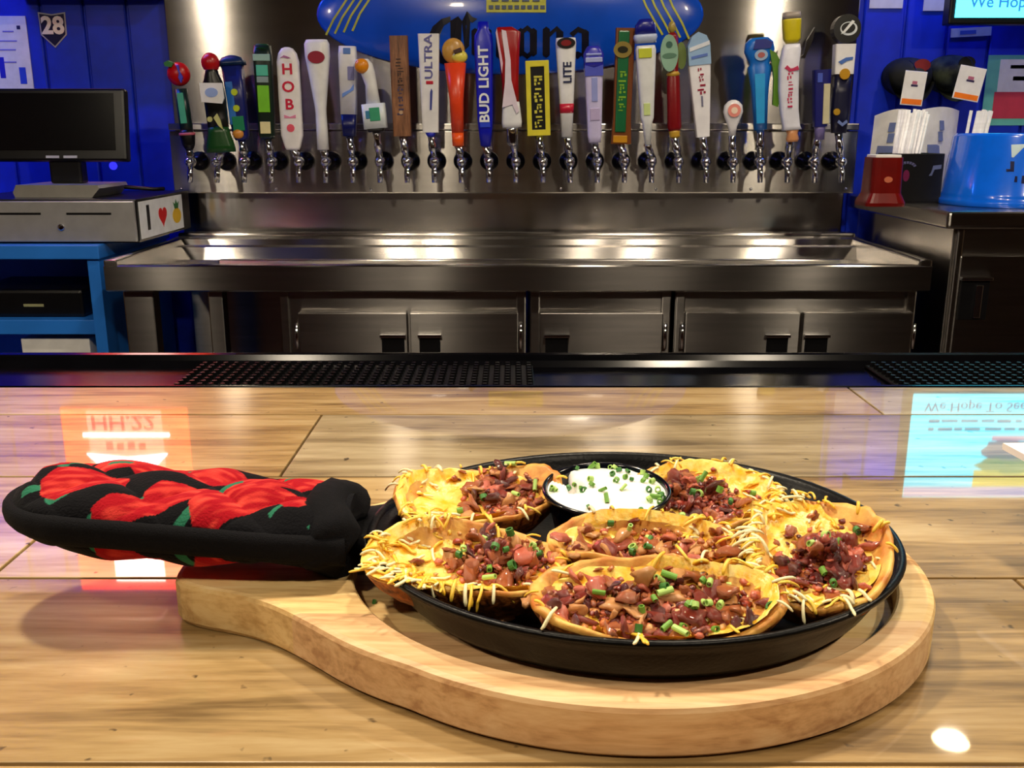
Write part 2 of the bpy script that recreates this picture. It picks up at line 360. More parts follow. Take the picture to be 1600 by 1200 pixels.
for k in range(5):
    bm = bmesh.new(); box(bm, -.085, .085, -.11, .11, .048*k/1., .048*k+.047, .002); mesh_obj('ream', bm, paint((232, 232, 230), .6), t, loc=(.004*(k % 2), 0, 0))

# till: drawer, stand, screen
fy = LY+.03
a = onY(208, 312, fy); b = onY(208, 364, fy)
dz0, dz1 = LZ+.0008, a.z
t = thing('cash_drawer', 'silver fronted cash drawer on the blue cabinet with a heart sticker on its side', 'cash drawer', (a.x-.22, fy+.2, LZ))
def tpart(name, *A, **k): return rel(nbox(name, *A, **k), t)
tpart('case', a.x-.46, a.x+.001, fy+.012, fy+.40, dz0, dz1, m=BLACKP, bev=.003)
fr = tpart('drawer_front', a.x-.458, a.x-.001, fy, fy+.011, dz0+.004, dz1-.004, m=mat('silver_front', (196, 196, 198), .3, .6, var=.05), bev=.002)
for px in (30, 140):
    s0 = onY(px-36, 336, fy).x; s1 = onY(px+34, 336, fy).x; zz = onY(px, 334, fy).z
    o = nbox('slot', s0, s1, fy-.0008, fy+.001, zz-.0025, zz+.0025, BLACKP, fr); o.location = Vector(o.location)-Vector(fr.location)-Vector(t.location)
bm = bmesh.new(); lathe(bm, [(.008, 0), (.008, .004), (.005, .005)], 14)
k = onY(96, 355, fy); rel(mesh_obj('key_lock', bm, CHROME, t, True, (k.x, fy, k.z), (PI/2, 0, 0)), t)
# sticker on the right side of the drawer: I heart pineapple
sx = a.x+.0012; ym = fy+.175; zm = (dz0+dz1)/2; hh = (dz1-dz0)*.43
st = tpart('sticker', sx, sx+.0012, ym-.15, ym+.16, zm-hh, zm+hh, m=paint((235, 240, 245), .4), bev=.0)
def onst(bm, name, m, yoff):
    o = mesh_obj(name, bm, m, st); o.location = (.0012, yoff, 0); o.rotation_euler = (0, 0, PI/2); return o
text('I', .085, paint((10, 10, 14), .4), st, (.0008, -.10, 0), (PI/2, 0, PI/2), xs=1.6, bold=.0015, name='letter')
hp = []
for k in range(28):
    u = 2*PI*k/28; hp.append((.0023*16*math.sin(u)**3*.8, .0017*(13*math.cos(u)-5*math.cos(2*u)-2*math.cos(3*u)-math.cos(4*u))))
bm = bmesh.new(); prism(bm, hp, -.0004, .0004); onst(bm, 'heart', paint((215, 20, 22), .4), 0)
bm = bmesh.new(); prism(bm, [(.032*math.cos(2*PI*k/20), -.008+.020*math.sin(2*PI*k/20)) for k in range(20)], -.0004, .0004); onst(bm, 'pineapple', paint((235, 190, 20), .4), .105)
bm = bmesh.new(); prism(bm, [(-.012, .010), (.012, .010), (.022, .028), (.008, .022), (0, .034), (-.008, .022), (-.022, .028)], -.0004, .0004); onst(bm, 'pineapple_leaf', paint((30, 110, 50), .4), .105)

t = thing('till_screen', 'black point-of-sale touchscreen on a silver foot above the cash drawer', 'monitor', (onY(90, 290, fy+.1).x, fy+.16, dz1+.0006))
c = Vector(t.location)
# foot
bm = bmesh.new(); f0 = onY(18, 290, fy+.06).x-c.x; f1 = onY(152, 290, fy+.06).x-c.x
poly = [(f0, 0), (f1-.02, 0), (f1, .022), (f1-.004, .03), (f0+.005, .03), (f0-.004, .012)]
prism(bm, poly, -.09, .09); mesh_obj('foot', bm, mat('silver_foot', (190, 188, 182), .35, .7, var=.06), t)
bm = bmesh.new(); box(bm, -.04, .04, -.01, .03, .03, .12, .006); mesh_obj('neck', bm, BLACKP, t)
Ms = Matrix.Translation((0, -.02, 0)) @ Matrix.Rotation(math.radians(-8), 4, 'X')
s0 = onY(-75, 250, fy+.12); s1 = onY(193, 140, fy+.16); zb = s0.z-c.z-.004; zt = s1.z-c.z+.004
bm = bmesh.new(); box(bm, s0.x-c.x, s1.x-c.x, -.015, .015, zb, zt, .006, M=Ms); mesh_obj('bezel', bm, BLACKP, t)
SCR = mat('dark_glass', (8, 8, 10), .16, var=.1, coat=.5)
bm = bmesh.new(); box(bm, s0.x-c.x+.02, s1.x-c.x-.026, -.0165, -.0145, zb+.026, zt-.012, 0, M=Ms); mesh_obj('screen', bm, SCR, t)
for e0, e1 in ((.012, .045), (.056, .09)):
    bm = bmesh.new(); xm = (s0.x+s1.x)/2-c.x; box(bm, xm+e0, xm+e1, -.0162, -.0145, zb+.007, zb+.013, 0, M=Ms); mesh_obj('badge', bm, paint((190, 190, 200)), t)
bm = bmesh.new(); lathe(bm, [(.010, 0), (.010, .003)], 14); mesh_obj('indicator_light', bm, glow('blue_led', (40, 40, 255), 1), t, loc=tuple(Ms @ Vector((s1.x-c.x-.034, -.0152, zb-.012))), rot=(PI/2, 0, 0))
bm = bmesh.new(); tube(bm, [(s1.x-c.x-.03, .02, .02), (s1.x-c.x+.03, .06, .012), (s1.x-c.x+.05, .08, .012)], .005); mesh_obj('cable', bm, BLACKP, t, True)
# ================================================================ BEER TAPS
TY = 2.62
K = .00168                                    # metres per surveyed unit on the tap plane
def build_part(it, t):
    kind, name, colr = it[0], it[1], it[2]; a = it[3:]
    m = colr if not isinstance(colr, tuple) else paint(colr, .3)
    bm = bmesh.new()
    if kind == 'L':                            # loft of rounded sections (z, half width, half depth, exponent, cx)
        rws = a[0]; secs = [sup(r[1]*K, r[2]*K, r[0]*K, 20, r[3] if len(r) > 3 else 2.2, (r[4] if len(r) > 4 else 0)*K) for r in rws]
        loft(bm, secs); return mesh_obj(name, bm, m, t, True if (len(a) < 2 or a[1]) else False)
    if kind == 'B':                            # box x0 x1 z0 z1 y0 y1 bevel
        x0, x1, z0, z1, y0, y1 = [v*K for v in a[:6]]; box(bm, x0, x1, y0, y1, z0, z1, (a[6] if len(a) > 6 else .8)*K); return mesh_obj(name, bm, m, t)
    if kind == 'D':                            # disc facing the room: x z r y0 y1 [rz]
        x, z, r, y0, y1 = a[:5]; rz = a[5] if len(a) > 5 else r
        pr = [(x*K+r*K*math.cos(2*PI*i/24), z*K+rz*K*math.sin(2*PI*i/24)) for i in range(24)]
        prism(bm, pr, y0*K, y1*K); return mesh_obj(name, bm, m, t)
    if kind == 'S':                            # ellipsoid x z rx rz ry
        x, z, rx, rz, ry = a[:5]; bmesh.ops.create_uvsphere(bm, u_segments=16, v_segments=10, radius=1)
        bmesh.ops.transform(bm, matrix=Matrix.Translation((x*K, (a[5] if len(a) > 5 else 0)*K, z*K)) @ Matrix.Diagonal((rx*K, ry*K, rz*K, 1)), verts=bm.verts[:]); return mesh_obj(name, bm, m, t, True)
    if kind == 'P':                            # polygon, y0 y1
        prism(bm, [(x*K, z*K) for x, z in a[0]], a[1]*K, a[2]*K); return mesh_obj(name, bm, m, t)
    if kind == 'Q':                            # worn, unreadable lettering: x z0 z1 width y seed
        x, z0, z1, wd, y, seed = a; rq_ = random.Random(seed); z = z0
        while z < z1:
            h_ = rq_.uniform(2.5, 6); ww = wd*rq_.uniform(.5, 1); xo = rq_.uniform(-.2, .2)*wd
            if rq_.random() < .5: box(bm, (x+xo-ww/2)*K, (x+xo+ww/2)*K, (y-.4)*K, (y+2)*K, z*K, (z+h_*.5)*K)
            else:
                box(bm, (x+xo-ww/2)*K, (x+xo-ww/6)*K, (y-.4)*K, (y+2)*K, z*K, (z+h_)*K); box(bm, (x+xo+ww/8)*K, (x+xo+ww/2)*K, (y-.4)*K, (y+2)*K, (z+h_*.3)*K, (z+h_)*K)
            z += h_+1.2
        return mesh_obj(name, bm, m, t)
    bm.free()
    if kind == 'T':                            # text: body size x z y vertical xs
        body, size, x, z, y, vert = a[:6]
        return text(body, size*K, m, t, (x*K, y*K, z*K), (PI/2, -PI/2 if vert else 0, 0), ext=.0006, name=name, xs=a[6] if len(a) > 6 else 1, bold=a[7] if len(a) > 7 else .0003)
W_ = (225, 235, 245); BK = (8, 8, 12); NV = (12, 22, 90); GD = (190, 150, 50)
TAPS = [
 ((296, 234), (277, 99), 'beer tap with a red tomato shaped top on a green shaft', [
   ('L', 'handle_base', BK, [(0, 6, 6), (8, 10, 8), (24, 12, 9), (30, 10, 8)]), ('L', 'collar', (190, 90, 110), [(22, 12.5, 9.5), (26, 12.5, 9.5)]),
   ('L', 'shaft', (14, 40, 40), [(30, 10, 8), (92, 10, 8)]), ('B', 'emblem', (70, 170, 140), -5, 5, 40, 86, -9.4, -7),
   ('S', 'tomato', (190, 12, 16), 0, 114, 18, 18, 13), ('P', 'leaf', (20, 110, 40), [(-16, 126), (-6, 124), (-2, 130), (-10, 134), (-17, 131)], -12, -4), ('P', 'stripe', (60, 60, 190), [(2, 126), (6, 126), (6, 118), (10, 108), (6, 100), (3, 108), (5, 114)], -14.4, -11)]),
 ((346, 238), (328, 92), 'beer tap like a dark bottle with red cap and blank white label', [
   ('L', 'bottle_base', (18, 70, 24), [(0, 23, 12), (10, 22, 12), (30, 17, 11), (40, 15, 11)]), ('L', 'bottle', (10, 12, 12), [(38, 16, 11), (80, 17, 11), (104, 15, 10), (118, 10, 9), (128, 8, 8)]),
   ('S', 'cap', (180, 14, 20), 0, 133, 14, 15, 12), ('P', 'label_plate', (234, 234, 236), [(-17, 76), (14, 72), (18, 80), (18, 102), (-17, 104)], -13.5, -10), ('P', 'label_oval', (150, 175, 230), [(10*math.cos(i*PI/8), 89+7*math.sin(i*PI/8)) for i in range(16)], -14.2, -13),
   ('P', 'hop', (200, 200, 130), [(-2, 52), (4, 58), (8, 48), (10, 34), (4, 40)], -13, -10), ('D', 'hop', (190, 190, 120), -8, 50, 4, -13, -10)]),
 ((378, 219), (362, 93), 'dark blue lantern shaped beer tap with yellow dots', [
   ('L', 'body', (22, 32, 110), [(0, 9, 8, 5), (8, 12, 10, 5), (60, 14, 11, 5), (112, 16, 12, 5)]), ('L', 'roof', (10, 40, 80), [(112, 20, 14, 5), (117, 20, 14, 5), (124, 14, 10, 4), (127, 5, 5)]),
   ('B', 'picture', (40, 110, 200), -12, -1, 24, 88, -12, -10), ('D', 'dot', (190, 210, 40), 1, 72, 5, -13, -10), ('D', 'dot', (190, 210, 40), 1, 48, 5, -13, -10), ('B', 'band', (20, 130, 90), -8, 10, 14, 36, -12.6, -10),
   ('S', 'knob', (210, 140, 60), -2, 10, 9, 8, 6, -9)]),
 ((418, 217), (410, 78), 'slim square beer tap in dark green with a bright green panel', [
   ('L', 'shaft', (14, 36, 26), [(0, 10, 8, 5), (6, 12, 9, 5), (120, 14, 10, 5), (139, 13, 9, 4)]), ('B', 'band', (150, 190, 180), -13, 13, 116, 126, -11, -8), ('B', 'panel', (80, 190, 160), -9, 9, 94, 110, -11, -8),
   ('B', 'panel', (140, 160, 160), -9, 9, 84, 93, -11, -8), ('B', 'panel', (120, 200, 40), -9, 9, 40, 80, -11, -8), ('B', 'panel', (235, 225, 170), -8, 8, 8, 26, -10.5, -8), ('L', 'top_cap', (20, 80, 44), [(134, 13, 10, 3), (141, 9, 7)])]),
 ((458, 234), (449, 81), 'white paddle beer tap with red HOB letters', [
   ('L', 'paddle', (240, 238, 240), [(0, 10, 6, 4), (4, 12, 7, 4), (22, 17, 8, 4), (80, 17.5, 8, 4), (132, 17, 8, 4), (144, 14, 7.5, 3.4), (151, 9, 7, 3), (153, 4, 5, 2.4)]),
   ('T', 'letter', (210, 20, 60), 'H', 22, 0, 120, -8.6, False, 1.1, .0008), ('T', 'letter', (210, 20, 60), 'O', 22, 0, 94, -8.6, False, 1.1, .0008), ('T', 'letter', (210, 20, 60), 'B', 22, 0, 68, -8.6, False, 1.1, .0008),
   ('D', 'mark', (235, 90, 110), 0, 33, 6, -8.8, -7), ('P', 'mark', (230, 140, 170), [(-9, 48), (9, 48), (9, 53), (0, 50), (-9, 53)], -8.8, -7), ('P', 'script', (180, 110, 160), [(-10, 137), (-4, 141), (2, 139), (6, 137), (2, 136), (-5, 138)], -8.9, -7)]),
 ((505, 234), (495, 70), 'white tapering beer tap with red oval badge near the top', [
   ('L', 'handle', (236, 238, 240), [(0, 9, 8), (30, 9, 8), (56, 8.5, 8), (64, 9, 8), (110, 15, 10, 2.6), (140, 19, 11, 3), (158, 19, 11, 3.4), (164, 16, 9, 3)]),
   ('D', 'badge', (150, 20, 50), 0, 138, 13, -12.4, -9, 9)]),
 ((546, 213), (543, 79), 'white square beer tap with navy lower third', [
   ('L', 'base', NV, [(0, 10, 8, 5), (33, 12, 9, 5)]), ('L', 'shaft', (230, 231, 234), [(33.2, 12.5, 9, 5), (120, 14, 10, 5), (134, 13, 9, 4)]), ('B', 'panel', (130, 130, 175), 1, 11, 84, 104, -11, -8),
   ('B', 'panel', (90, 130, 200), -5, 6, 122, 131, -11, -8), ('P', 'panel', (110, 150, 225), [(-8, 64), (4, 70), (10, 78), (10, 70), (-8, 58)], -10.6, -8)]),
 ((588, 206), (576, 98), 'crooked white beer tap with an orange knob and green logo block', [
   ('L', 'base', BK, [(0, 12, 9, 5), (5, 14, 10, 5)]), ('L', 'block', (225, 235, 240), [(5, 18, 11, 6), (42, 18, 11, 6)]), ('B', 'logo', (60, 160, 120), -6, 10, 16, 36, -12, -9), ('B', 'logo', (60, 130, 170), -12, -6, 20, 32, -12, -9),
   ('L', 'neck', (230, 232, 234), [(42, 11, 8), (70, 9, 8), (88, 11, 9, 2, -3), (100, 14, 10, 2, -8), (108, 10, 9, 2, -10)]), ('S', 'knob', (225, 140, 20), -10, 98, 11, 11, 8, -7)]),
 ((629, 213), (623, 64), 'plain brown wooden plank beer tap with faded dark writing', [
   ('L', 'plank', wood('tap_wood', (86, 54, 34), (130, 84, 54), (158, 108, 72), sc=(60, 60, 6), rnd=.1, knots=False), [(0, 14, 8, 8), (40, 14, 8, 8), (149, 14, 8, 8)], False), ('Q', 'lettering', (58, 36, 34), 0, 76, 118, 10, -8.2, 1), ('Q', 'lettering', (70, 60, 90), 0, 32, 74, 9, -8.2, 2), ('D', 'rivet', (190, 160, 130), 0, 36, 3, -9, -7)]),
 ((673, 207), (670, 60), 'flat white beer tap with vertical ULTRA lettering and red mark', [
   ('L', 'plank', (234, 234, 238), [(0, 12.5, 7, 8), (60, 14, 8, 8), (146, 16.5, 8, 8)], False), ('T', 'lettering', (90, 90, 160), 'ULTRA', 17, 0, 112, -8.9, True, 1.25, .0004), ('B', 'mark', (190, 10, 50), -5, 6, 72, 77, -9, -7), ('P', 'figure', (60, 70, 150), [(0, 34), (3, 34), (5, 62), (3, 66), (1, 60)], -8.8, -7), ('L', 'collar', (30, 40, 190), [(-6, 6, 6), (0, 9, 7)])]),
 ((716, 228), (710, 66), 'orange beer tap topped with a citrus slice', [
   ('L', 'base', (245, 90, 20), [(0, 9, 8), (20, 9.5, 8)]), ('L', 'glass', (232, 70, 30), [(20, 9.5, 8), (70, 11, 9), (124, 17, 11)]),
   ('S', 'citrus_slice', (200, 150, 70), -2, 142, 18, 19, 7), ('S', 'lemon_wedge', (235, 220, 90), 7, 133, 13, 10, 9, -2), ('P', 'gap', (60, 20, 20), [(-2, 142), (10, 146), (12, 140), (0, 137)], -11.5, -8)]),
 ((759, 228), (755, 43), 'tall deep blue beer tap with white BUD LIGHT lettering', [
   ('L', 'shaft', (14, 24, 190), [(0, 8, 7, 3), (26, 11, 8, 4), (40, 12, 9, 5), (150, 14.5, 10, 5), (164, 14, 9, 4), (172, 9, 8, 3), (184, 8, 7, 3)]), ('T', 'lettering', (238, 244, 255), 'BUD LIGHT', 21, 0, 92, -10.8, True, 1.06, .0009), ('B', 'panel', (40, 70, 220), -8, 8, 28, 38, -10, -7)]),
 ((800, 199), (794, 50), 'red and white twisted beer tap with flared top', [
   ('L', 'base', (235, 238, 245), [(0, 15, 9, 4), (8, 16, 10, 4), (30, 14, 10, 4), (38, 13, 9, 4)]), ('L', 'twist', (160, 14, 20), [(38, 13, 9, 3), (66, 13, 9, 3), (110, 16, 10, 4), (140, 19, 11, 5), (148, 12, 8, 5, -5)]),
   ('P', 'white_stripe', (228, 215, 232), [(-14, 30), (2, 34), (8, 20), (12, 24), (2, 70), (2, 100), (-3, 142), (-10, 144), (-6, 100), (-8, 68)], -12.4, -8), ('P', 'white_stripe', (220, 190, 210), [(-19, 140), (-17, 146), (-10, 96), (-12, 80)], -12.4, -8), ('L', 'collar', CHROME, [(-28, 6, 6), (-24, 9, 8), (-4, 9, 8), (0, 10, 8)])]),
 ((842, 212), (839, 100), 'short black beer tap with a yellow rectangular frame', [
   ('L', 'plate', (12, 14, 20), [(0, 16, 5, 9), (112, 16, 5, 9)], False), ('B', 'frame', (222, 212, 60), -18, -10.5, 0, 112, -8, 5), ('B', 'frame', (222, 212, 60), 10.5, 18, 0, 112, -8, 5), ('B', 'frame', (222, 212, 60), -11, 11, 0, 9, -8, 5), ('B', 'frame', (222, 212, 60), -11, 11, 103, 112, -8, 5),
   ('Q', 'lettering', (210, 205, 80), 0, 12, 92, 13, -5.4, 3)]),
 ((886, 214), (884, 67), 'white beer tap with dark oval top, vertical LITE lettering and red band', [
   ('L', 'shaft', (234, 236, 240), [(0, 8.5, 7, 3), (60, 11.5, 8, 3), (140, 16, 10, 3), (147, 15, 9, 3)]), ('L', 'red_band', (200, 30, 60), [(36, 10.6, 8, 3), (50, 11.4, 8.4, 3)]), ('D', 'oval_top', (20, 14, 18), 0, 139, 14, -11, -8, 8), ('D', 'oval_red', (130, 20, 26), 0, 139, 8, -11.6, -9, 4.5),
   ('T', 'lettering', (24, 36, 80), 'LITE', 18, 2, 96, -10.3, True, .95, .0006)]),
 ((929, 223), (927, 79), 'pale lilac beer tap with purple blue crown', [
   ('L', 'shaft', (206, 200, 244), [(0, 9, 7, 4), (10, 11, 8, 4), (100, 14, 9, 4), (116, 15, 9, 4)]), ('L', 'crown', (50, 50, 190), [(112, 15, 10, 4), (122, 15, 10, 4), (132, 16, 10, 4), (140, 12, 9, 3), (144, 9, 7)]), ('B', 'band', (170, 180, 235), -13, 13, 120, 127, -11.4, -8), ('B', 'band', (150, 165, 235), -12, 12, 130, 133, -11.4, -8),
   ('B', 'panel', (150, 160, 225), -4, 5, 62, 98, -10, -7), ('P', 'shield', (80, 90, 200), [(-14, 100), (14, 100), (14, 116), (0, 112), (-14, 116)], -10.6, -8), ('B', 'panel', (190, 176, 220), -7, 8, 34, 52, -10, -7)]),
 ((970, 225), (977, 53), 'green beer tap set in a brown wooden back with gold ring', [
   ('L', 'wooden_back', (122, 66, 26), [(0, 16, 6, 8), (40, 14, 6, 8), (172, 15, 6, 8)], False), ('B', 'green_strip', (16, 104, 60), -11, 6, 18, 168, -9, -5, 2), ('D', 'gold_ring', (150, 130, 60), -4, 140, 14, -11, -8, 12), ('D', 'ring_centre', (30, 30, 12), -4, 140, 8, -11.6, -9, 5), ('Q', 'lettering', (130, 180, 50), -3, 50, 112, 12, -9.2, 4), ('B', 'gold_foot', (205, 145, 30), -13, 9, 2, 13, -8, -5)]),
 ((1012, 226), (1008, 42), 'white spear shaped beer tap with a blue cap and yellow panel', [
   ('L', 'shaft', (228, 232, 236), [(0, 4.5, 5, 2.4), (34, 8, 7, 3), (40, 10, 8, 4), (140, 15.5, 9, 4), (146, 14, 9, 4)]), ('B', 'yellow_panel', (200, 210, 60), -12, 8, 128, 142, -10.6, -7), ('B', 'yellow_panel', (205, 225, 150), -6, 4, 44, 62, -9.6, -6), ('L', 'collar', (190, 205, 240), [(150, 15, 9, 4), (158, 18, 10, 4), (162, 17, 10, 4)]), ('L', 'cap', (24, 30, 140), [(162, 16, 9, 4), (176, 15, 9, 3), (184, 9, 7)]), ('P', 'fin', (210, 225, 245), [(12, 150), (16, 150), (15, 178), (12, 178)], -4, 4)]),
 ((1054, 215), (1050, 42), 'dark red beer tap with a pale green oval shield', [
   ('L', 'shaft', (128, 10, 20), [(10, 9, 8), (16, 11, 9), (90, 10, 8), (96, 8, 7), (150, 9, 8), (156, 5, 5)]), ('D', 'oval_shield', (140, 180, 160), -7, 126, 13.5, -13, -8, 27), ('D', 'oval_band', (90, 130, 110), -7, 122, 11, -13.6, -10, 4), ('D', 'oval_emblem', (60, 100, 90), -7, 138, 5, -13.6, -10), ('D', 'side_shield', (110, 130, 70), 14, 122, 8, 4, 8, 20),
   ('L', 'gold_ring', GD, [(0, 7, 7), (2, 9, 9), (5, 8, 8), (8, 9, 9), (11, 8, 8)]), ('L', 'gold_ring', GD, [(92, 8, 8), (95, 11, 9), (99, 8, 8)]), ('S', 'finial', (170, 150, 70), 0, 164, 6, 9, 6)]),
 ((1098, 214), (1090, 58), 'broad white beer tap with pale blue angled crown and red script', [
   ('L', 'plank', (240, 240, 250), [(0, 10, 7, 8), (90, 16, 8, 8), (112, 17, 8, 8)], False), ('P', 'crown', (150, 185, 225), [(-17, 108), (17, 108), (17, 138), (12, 150), (0, 156), (-10, 150), (-17, 136)], -9.5, 8), ('P', 'crown_band', (225, 232, 245), [(-15, 128), (16, 136), (16, 142), (-15, 134)], -10.5, -8), ('P', 'crown_band', (90, 120, 200), [(-13, 117), (12, 120), (12, 124), (-13, 121)], -10.5, -8), ('Q', 'lettering', (150, 20, 60), 1, 64, 100, 10, -8.4, 5), ('B', 'small_print', (120, 120, 150), -1, 2, 46, 62, -9, -7)]),
 ((1144, 212), (1146, 158), 'small white round-headed beer tap with a pink target', [
   ('L', 'stem', (232, 232, 240), [(0, 5, 5), (14, 7, 6), (28, 13, 8), (36, 15.5, 9), (46, 14, 8.6), (52, 8, 7), (54, 3, 4)]), ('D', 'target', (240, 150, 140), 0, 38, 10, -10, -7), ('D', 'target_centre', (250, 225, 205), 0, 38, 5, -10.5, -8)]),
 ((1188, 203), (1186, 66), 'bright blue carved beer tap with oval logo ring', [
   ('L', 'shaft', (20, 110, 205), [(0, 10, 8, 3), (60, 13, 9, 3), (94, 18, 11, 3), (98, 15, 10, 3), (104, 17, 11, 3), (118, 23, 12, 3), (130, 21, 12, 3), (137, 14, 9)]), ('D', 'logo_ring', (150, 180, 215), 0, 111, 10, -13, -9, 8), ('D', 'logo_centre', (170, 90, 90), 0, 111, 5.5, -13.6, -10, 4), ('P', 'inlay', (40, 160, 230), [(-8, 10), (4, 10), (6, 84), (-10, 84)], -10.8, -7), ('P', 'cap_patch', (12, 30, 130), [(-12, 120), (14, 120), (18, 128), (8, 134), (-8, 134)], -13.4, -8)]),
 ((1238, 203), (1237, 32), 'curved white beer tap with yellow cup top and red script', [
   ('L', 'body', (228, 230, 246), [(0, 15, 9, 4, -1), (6, 13, 9, 4, -2), (30, 14, 9, 4, -5), (60, 15, 10, 4, -6), (95, 15, 10, 4, -5), (118, 14, 9, 4, -1), (126, 12, 8, 3, 0)]), ('L', 'yellow_cup', (215, 200, 30), [(128, 9, 8, 3), (134, 13, 9, 3), (160, 14, 10, 3), (162, 14, 10, 3)]), ('L', 'cup_rim', (160, 150, 140), [(162, 14, 10, 3), (172, 13, 9, 3)]), ('Q', 'script', (190, 40, 90), -6, 34, 92, 8, -10.2, 6), ('P', 'script', (190, 40, 90), [(-14, 92), (-10, 96), (-4, 90), (6, 94), (8, 88), (0, 87), (-6, 86)], -10.9, -8),
   ('P', 'beak', CHROME, [(12, 106), (17, 110), (22, 130), (34, 148), (30, 128), (18, 104)], -5, 4), ('L', 'wooden_collar', (215, 150, 100), [(-18, 8, 7), (-14, 10, 8), (-6, 8, 7), (0, 10, 8)]), ('P', 'leaf', (90, 140, 30), [(-28, 40), (-20, 36), (-16, 60), (-14, 100), (-22, 116), (-32, 122), (-30, 110), (-26, 80)], 6, 12)]),
 ((1281, 198), (1284, 113), 'short navy beer tap with a cream slab on its face', [
   ('L', 'shaft', (20, 24, 110), [(0, 10, 8, 6), (85, 13.5, 9, 6)], False), ('B', 'cream_slab', (205, 198, 165), 1, 11, 4, 64, -10.5, -7), ('B', 'panel', (70, 90, 190), -9, -1, 66, 80, -10, -7), ('L', 'collar', (120, 110, 170), [(-20, 7, 6), (-4, 8, 7), (0, 9, 7)])]),
 ((1310, 208), (1322, 33), 'dark beer tap with round black puck top and white label block', [
   ('L', 'shaft', (18, 20, 52), [(0, 11, 8, 4), (30, 14, 9, 4), (60, 13, 9, 4), (88, 13, 9, 4)]), ('L', 'label_block', (234, 234, 238), [(88, 15, 10, 8), (132, 16, 10, 8)], False), ('P', 'label_script', (70, 110, 190), [(-11, 106), (0, 112), (11, 113), (11, 109), (2, 107), (-6, 102)], -11, -8), ('D', 'yellow_disc', (190, 140, 20), 0, 88, 8, -12, -8), ('D', 'yellow_disc', (180, 140, 30), -8, 32, 5, -11, -7), ('P', 'ornament', (110, 130, 190), [(-6, 16), (2, 10), (10, 16), (8, 20), (2, 15), (-4, 20)], -10.4, -7),
   ('D', 'puck', BK, 0, 154, 21, -9, 9), ('D', 'puck_ring', (220, 228, 236), 2, 154, 13, -9.6, -8, 10), ('D', 'puck_face', BK, 1, 155, 10.5, -10.2, -9, 7.5), ('P', 'puck_leaf', (235, 240, 245), [(-10, 146), (-4, 148), (10, 164), (6, 166), (-2, 156)], -10.9, -9.8)]),
]
# shared faucet pieces
def bm_mesh(bm, m, name, smooth=True):
    bmesh.ops.recalc_face_normals(bm, faces=bm.faces[:]); me = bpy.data.meshes.new(name); bm.to_mesh(me); bm.free(); me.materials.append(m)
    for p in me.polygons: p.use_smooth = smooth
    return me
bm = bmesh.new(); lathe(bm, [(.012, 0), (.0255, 0), (.0265, .003), (.024, .012), (.015, .018), (.012, .03)], 24); ME_FLANGE = bm_mesh(bm, mat('flange_dark', (16, 16, 20), .22, .6, var=.2), 'flange')
bm = bmesh.new(); lathe(bm, [(.009, 0), (.011, .01), (.011, .045), (.014, .05), (.014, .072), (.010, .082), (.004, .086)], 18); ME_SHANK = bm_mesh(bm, CHROME, 'faucet_body')
bm = bmesh.new(); tube(bm, [(0, 0, 0), (0, -.014, -.008), (0, -.022, -.024), (0, -.026, -.05)], [.009, .009, .008, .0065], 12); ME_SPOUT = bm_mesh(bm, CHROME, 'spout')
for i, (b0, t0, label, parts) in enumerate(TAPS):
    fx = -.86+i*.0725; fz = .138
    t = thing('beer_tap', label, 'beer tap', (fx, PY_-.0005, fz))
    for nm, me, lo, ro in (('flange', ME_FLANGE, (0, 0, 0), (PI/2, 0, 0)), ('faucet_body', ME_SHANK, (0, -.02, 0), (PI/2, 0, 0)), ('spout', ME_SPOUT, (0, -.075, -.004), (0, 0, 0))):
        o = bpy.data.objects.new(nm, me); o.location = lo; o.rotation_euler = ro; link(o, t)
    ty = TY-(.03 if i in (1, 7, 17, 22) else 0)
    pb = onY(b0[0], b0[1], ty); pt = onY(t0[0], t0[1], ty)
    # chrome ferrule from the faucet up to the handle
    bm = bmesh.new(); A = Vector((0, TY-PY_+.015, .006)); Bv = pb-Vector(t.location)
    tube(bm, [A, A.lerp(Bv, .3), A.lerp(Bv, .34), A.lerp(Bv, .6), A.lerp(Bv, .64), Bv], [.009, .0085, .011, .011, .0085, .0105], 14); mesh_obj('ferrule', bm, CHROME, t, True)
    h = bpy.data.objects.new('handle', None); h.empty_display_size = .02
    first = True; hd = None
    lean = math.atan2(pt.x-pb.x, pt.z-pb.z)
    for it in parts:
        if first:
            hd = build_part(it, t); hd.location = Bv; hd.rotation_euler = (0, lean, 0); first = False
        else:
            if it[0] in 'BDPTQ': build_part(it, hd); continue      # ornament carried by the handle body
            o = build_part(it, t); R = Matrix.Rotation(lean, 4, 'Y')
            M0 = Matrix.Translation(Bv) @ R @ Matrix.Translation(o.location) @ o.rotation_euler.to_matrix().to_4x4()
            o.matrix_local = M0
    bpy.data.objects.remove(h)
# ================================================================ SIGNS ON THE BACK WALL
# blue oval beer sign on the steel sheet
SY = 2.764; c = onY(797, 22, SY-.02); ex = onY(1101, 22, SY-.02).x-c.x; ez = c.z-onY(797, 116, SY-.02).z; kx = ex/304
t = thing('oval_beer_sign', 'large blue oval tin sign with black-letter name and yellow end stripes', 'sign', (c.x, SY, c.z))
bm = bmesh.new(); secs = []
def dome(x, z): r2 = (x/ex)**2+(z/ez)**2; return -.006-.022*max(0, 1-r2)
for f, y in ((1, 0), (1, -.005), (.985, -.0075), (.9, None), (.75, None), (.55, None), (.3, None), (.05, None)):
    secs.append([(ex*f*math.cos(2*PI*i/64), (y if y is not None else dome(ex*f, 0)), ez*f*math.sin(2*PI*i/64)) for i in range(64)])
loft(bm, secs); mesh_obj('plate', bm, mat('sign_blue', (10, 78, 205), .2, var=.15, scale=5, coat=.5), t, True)
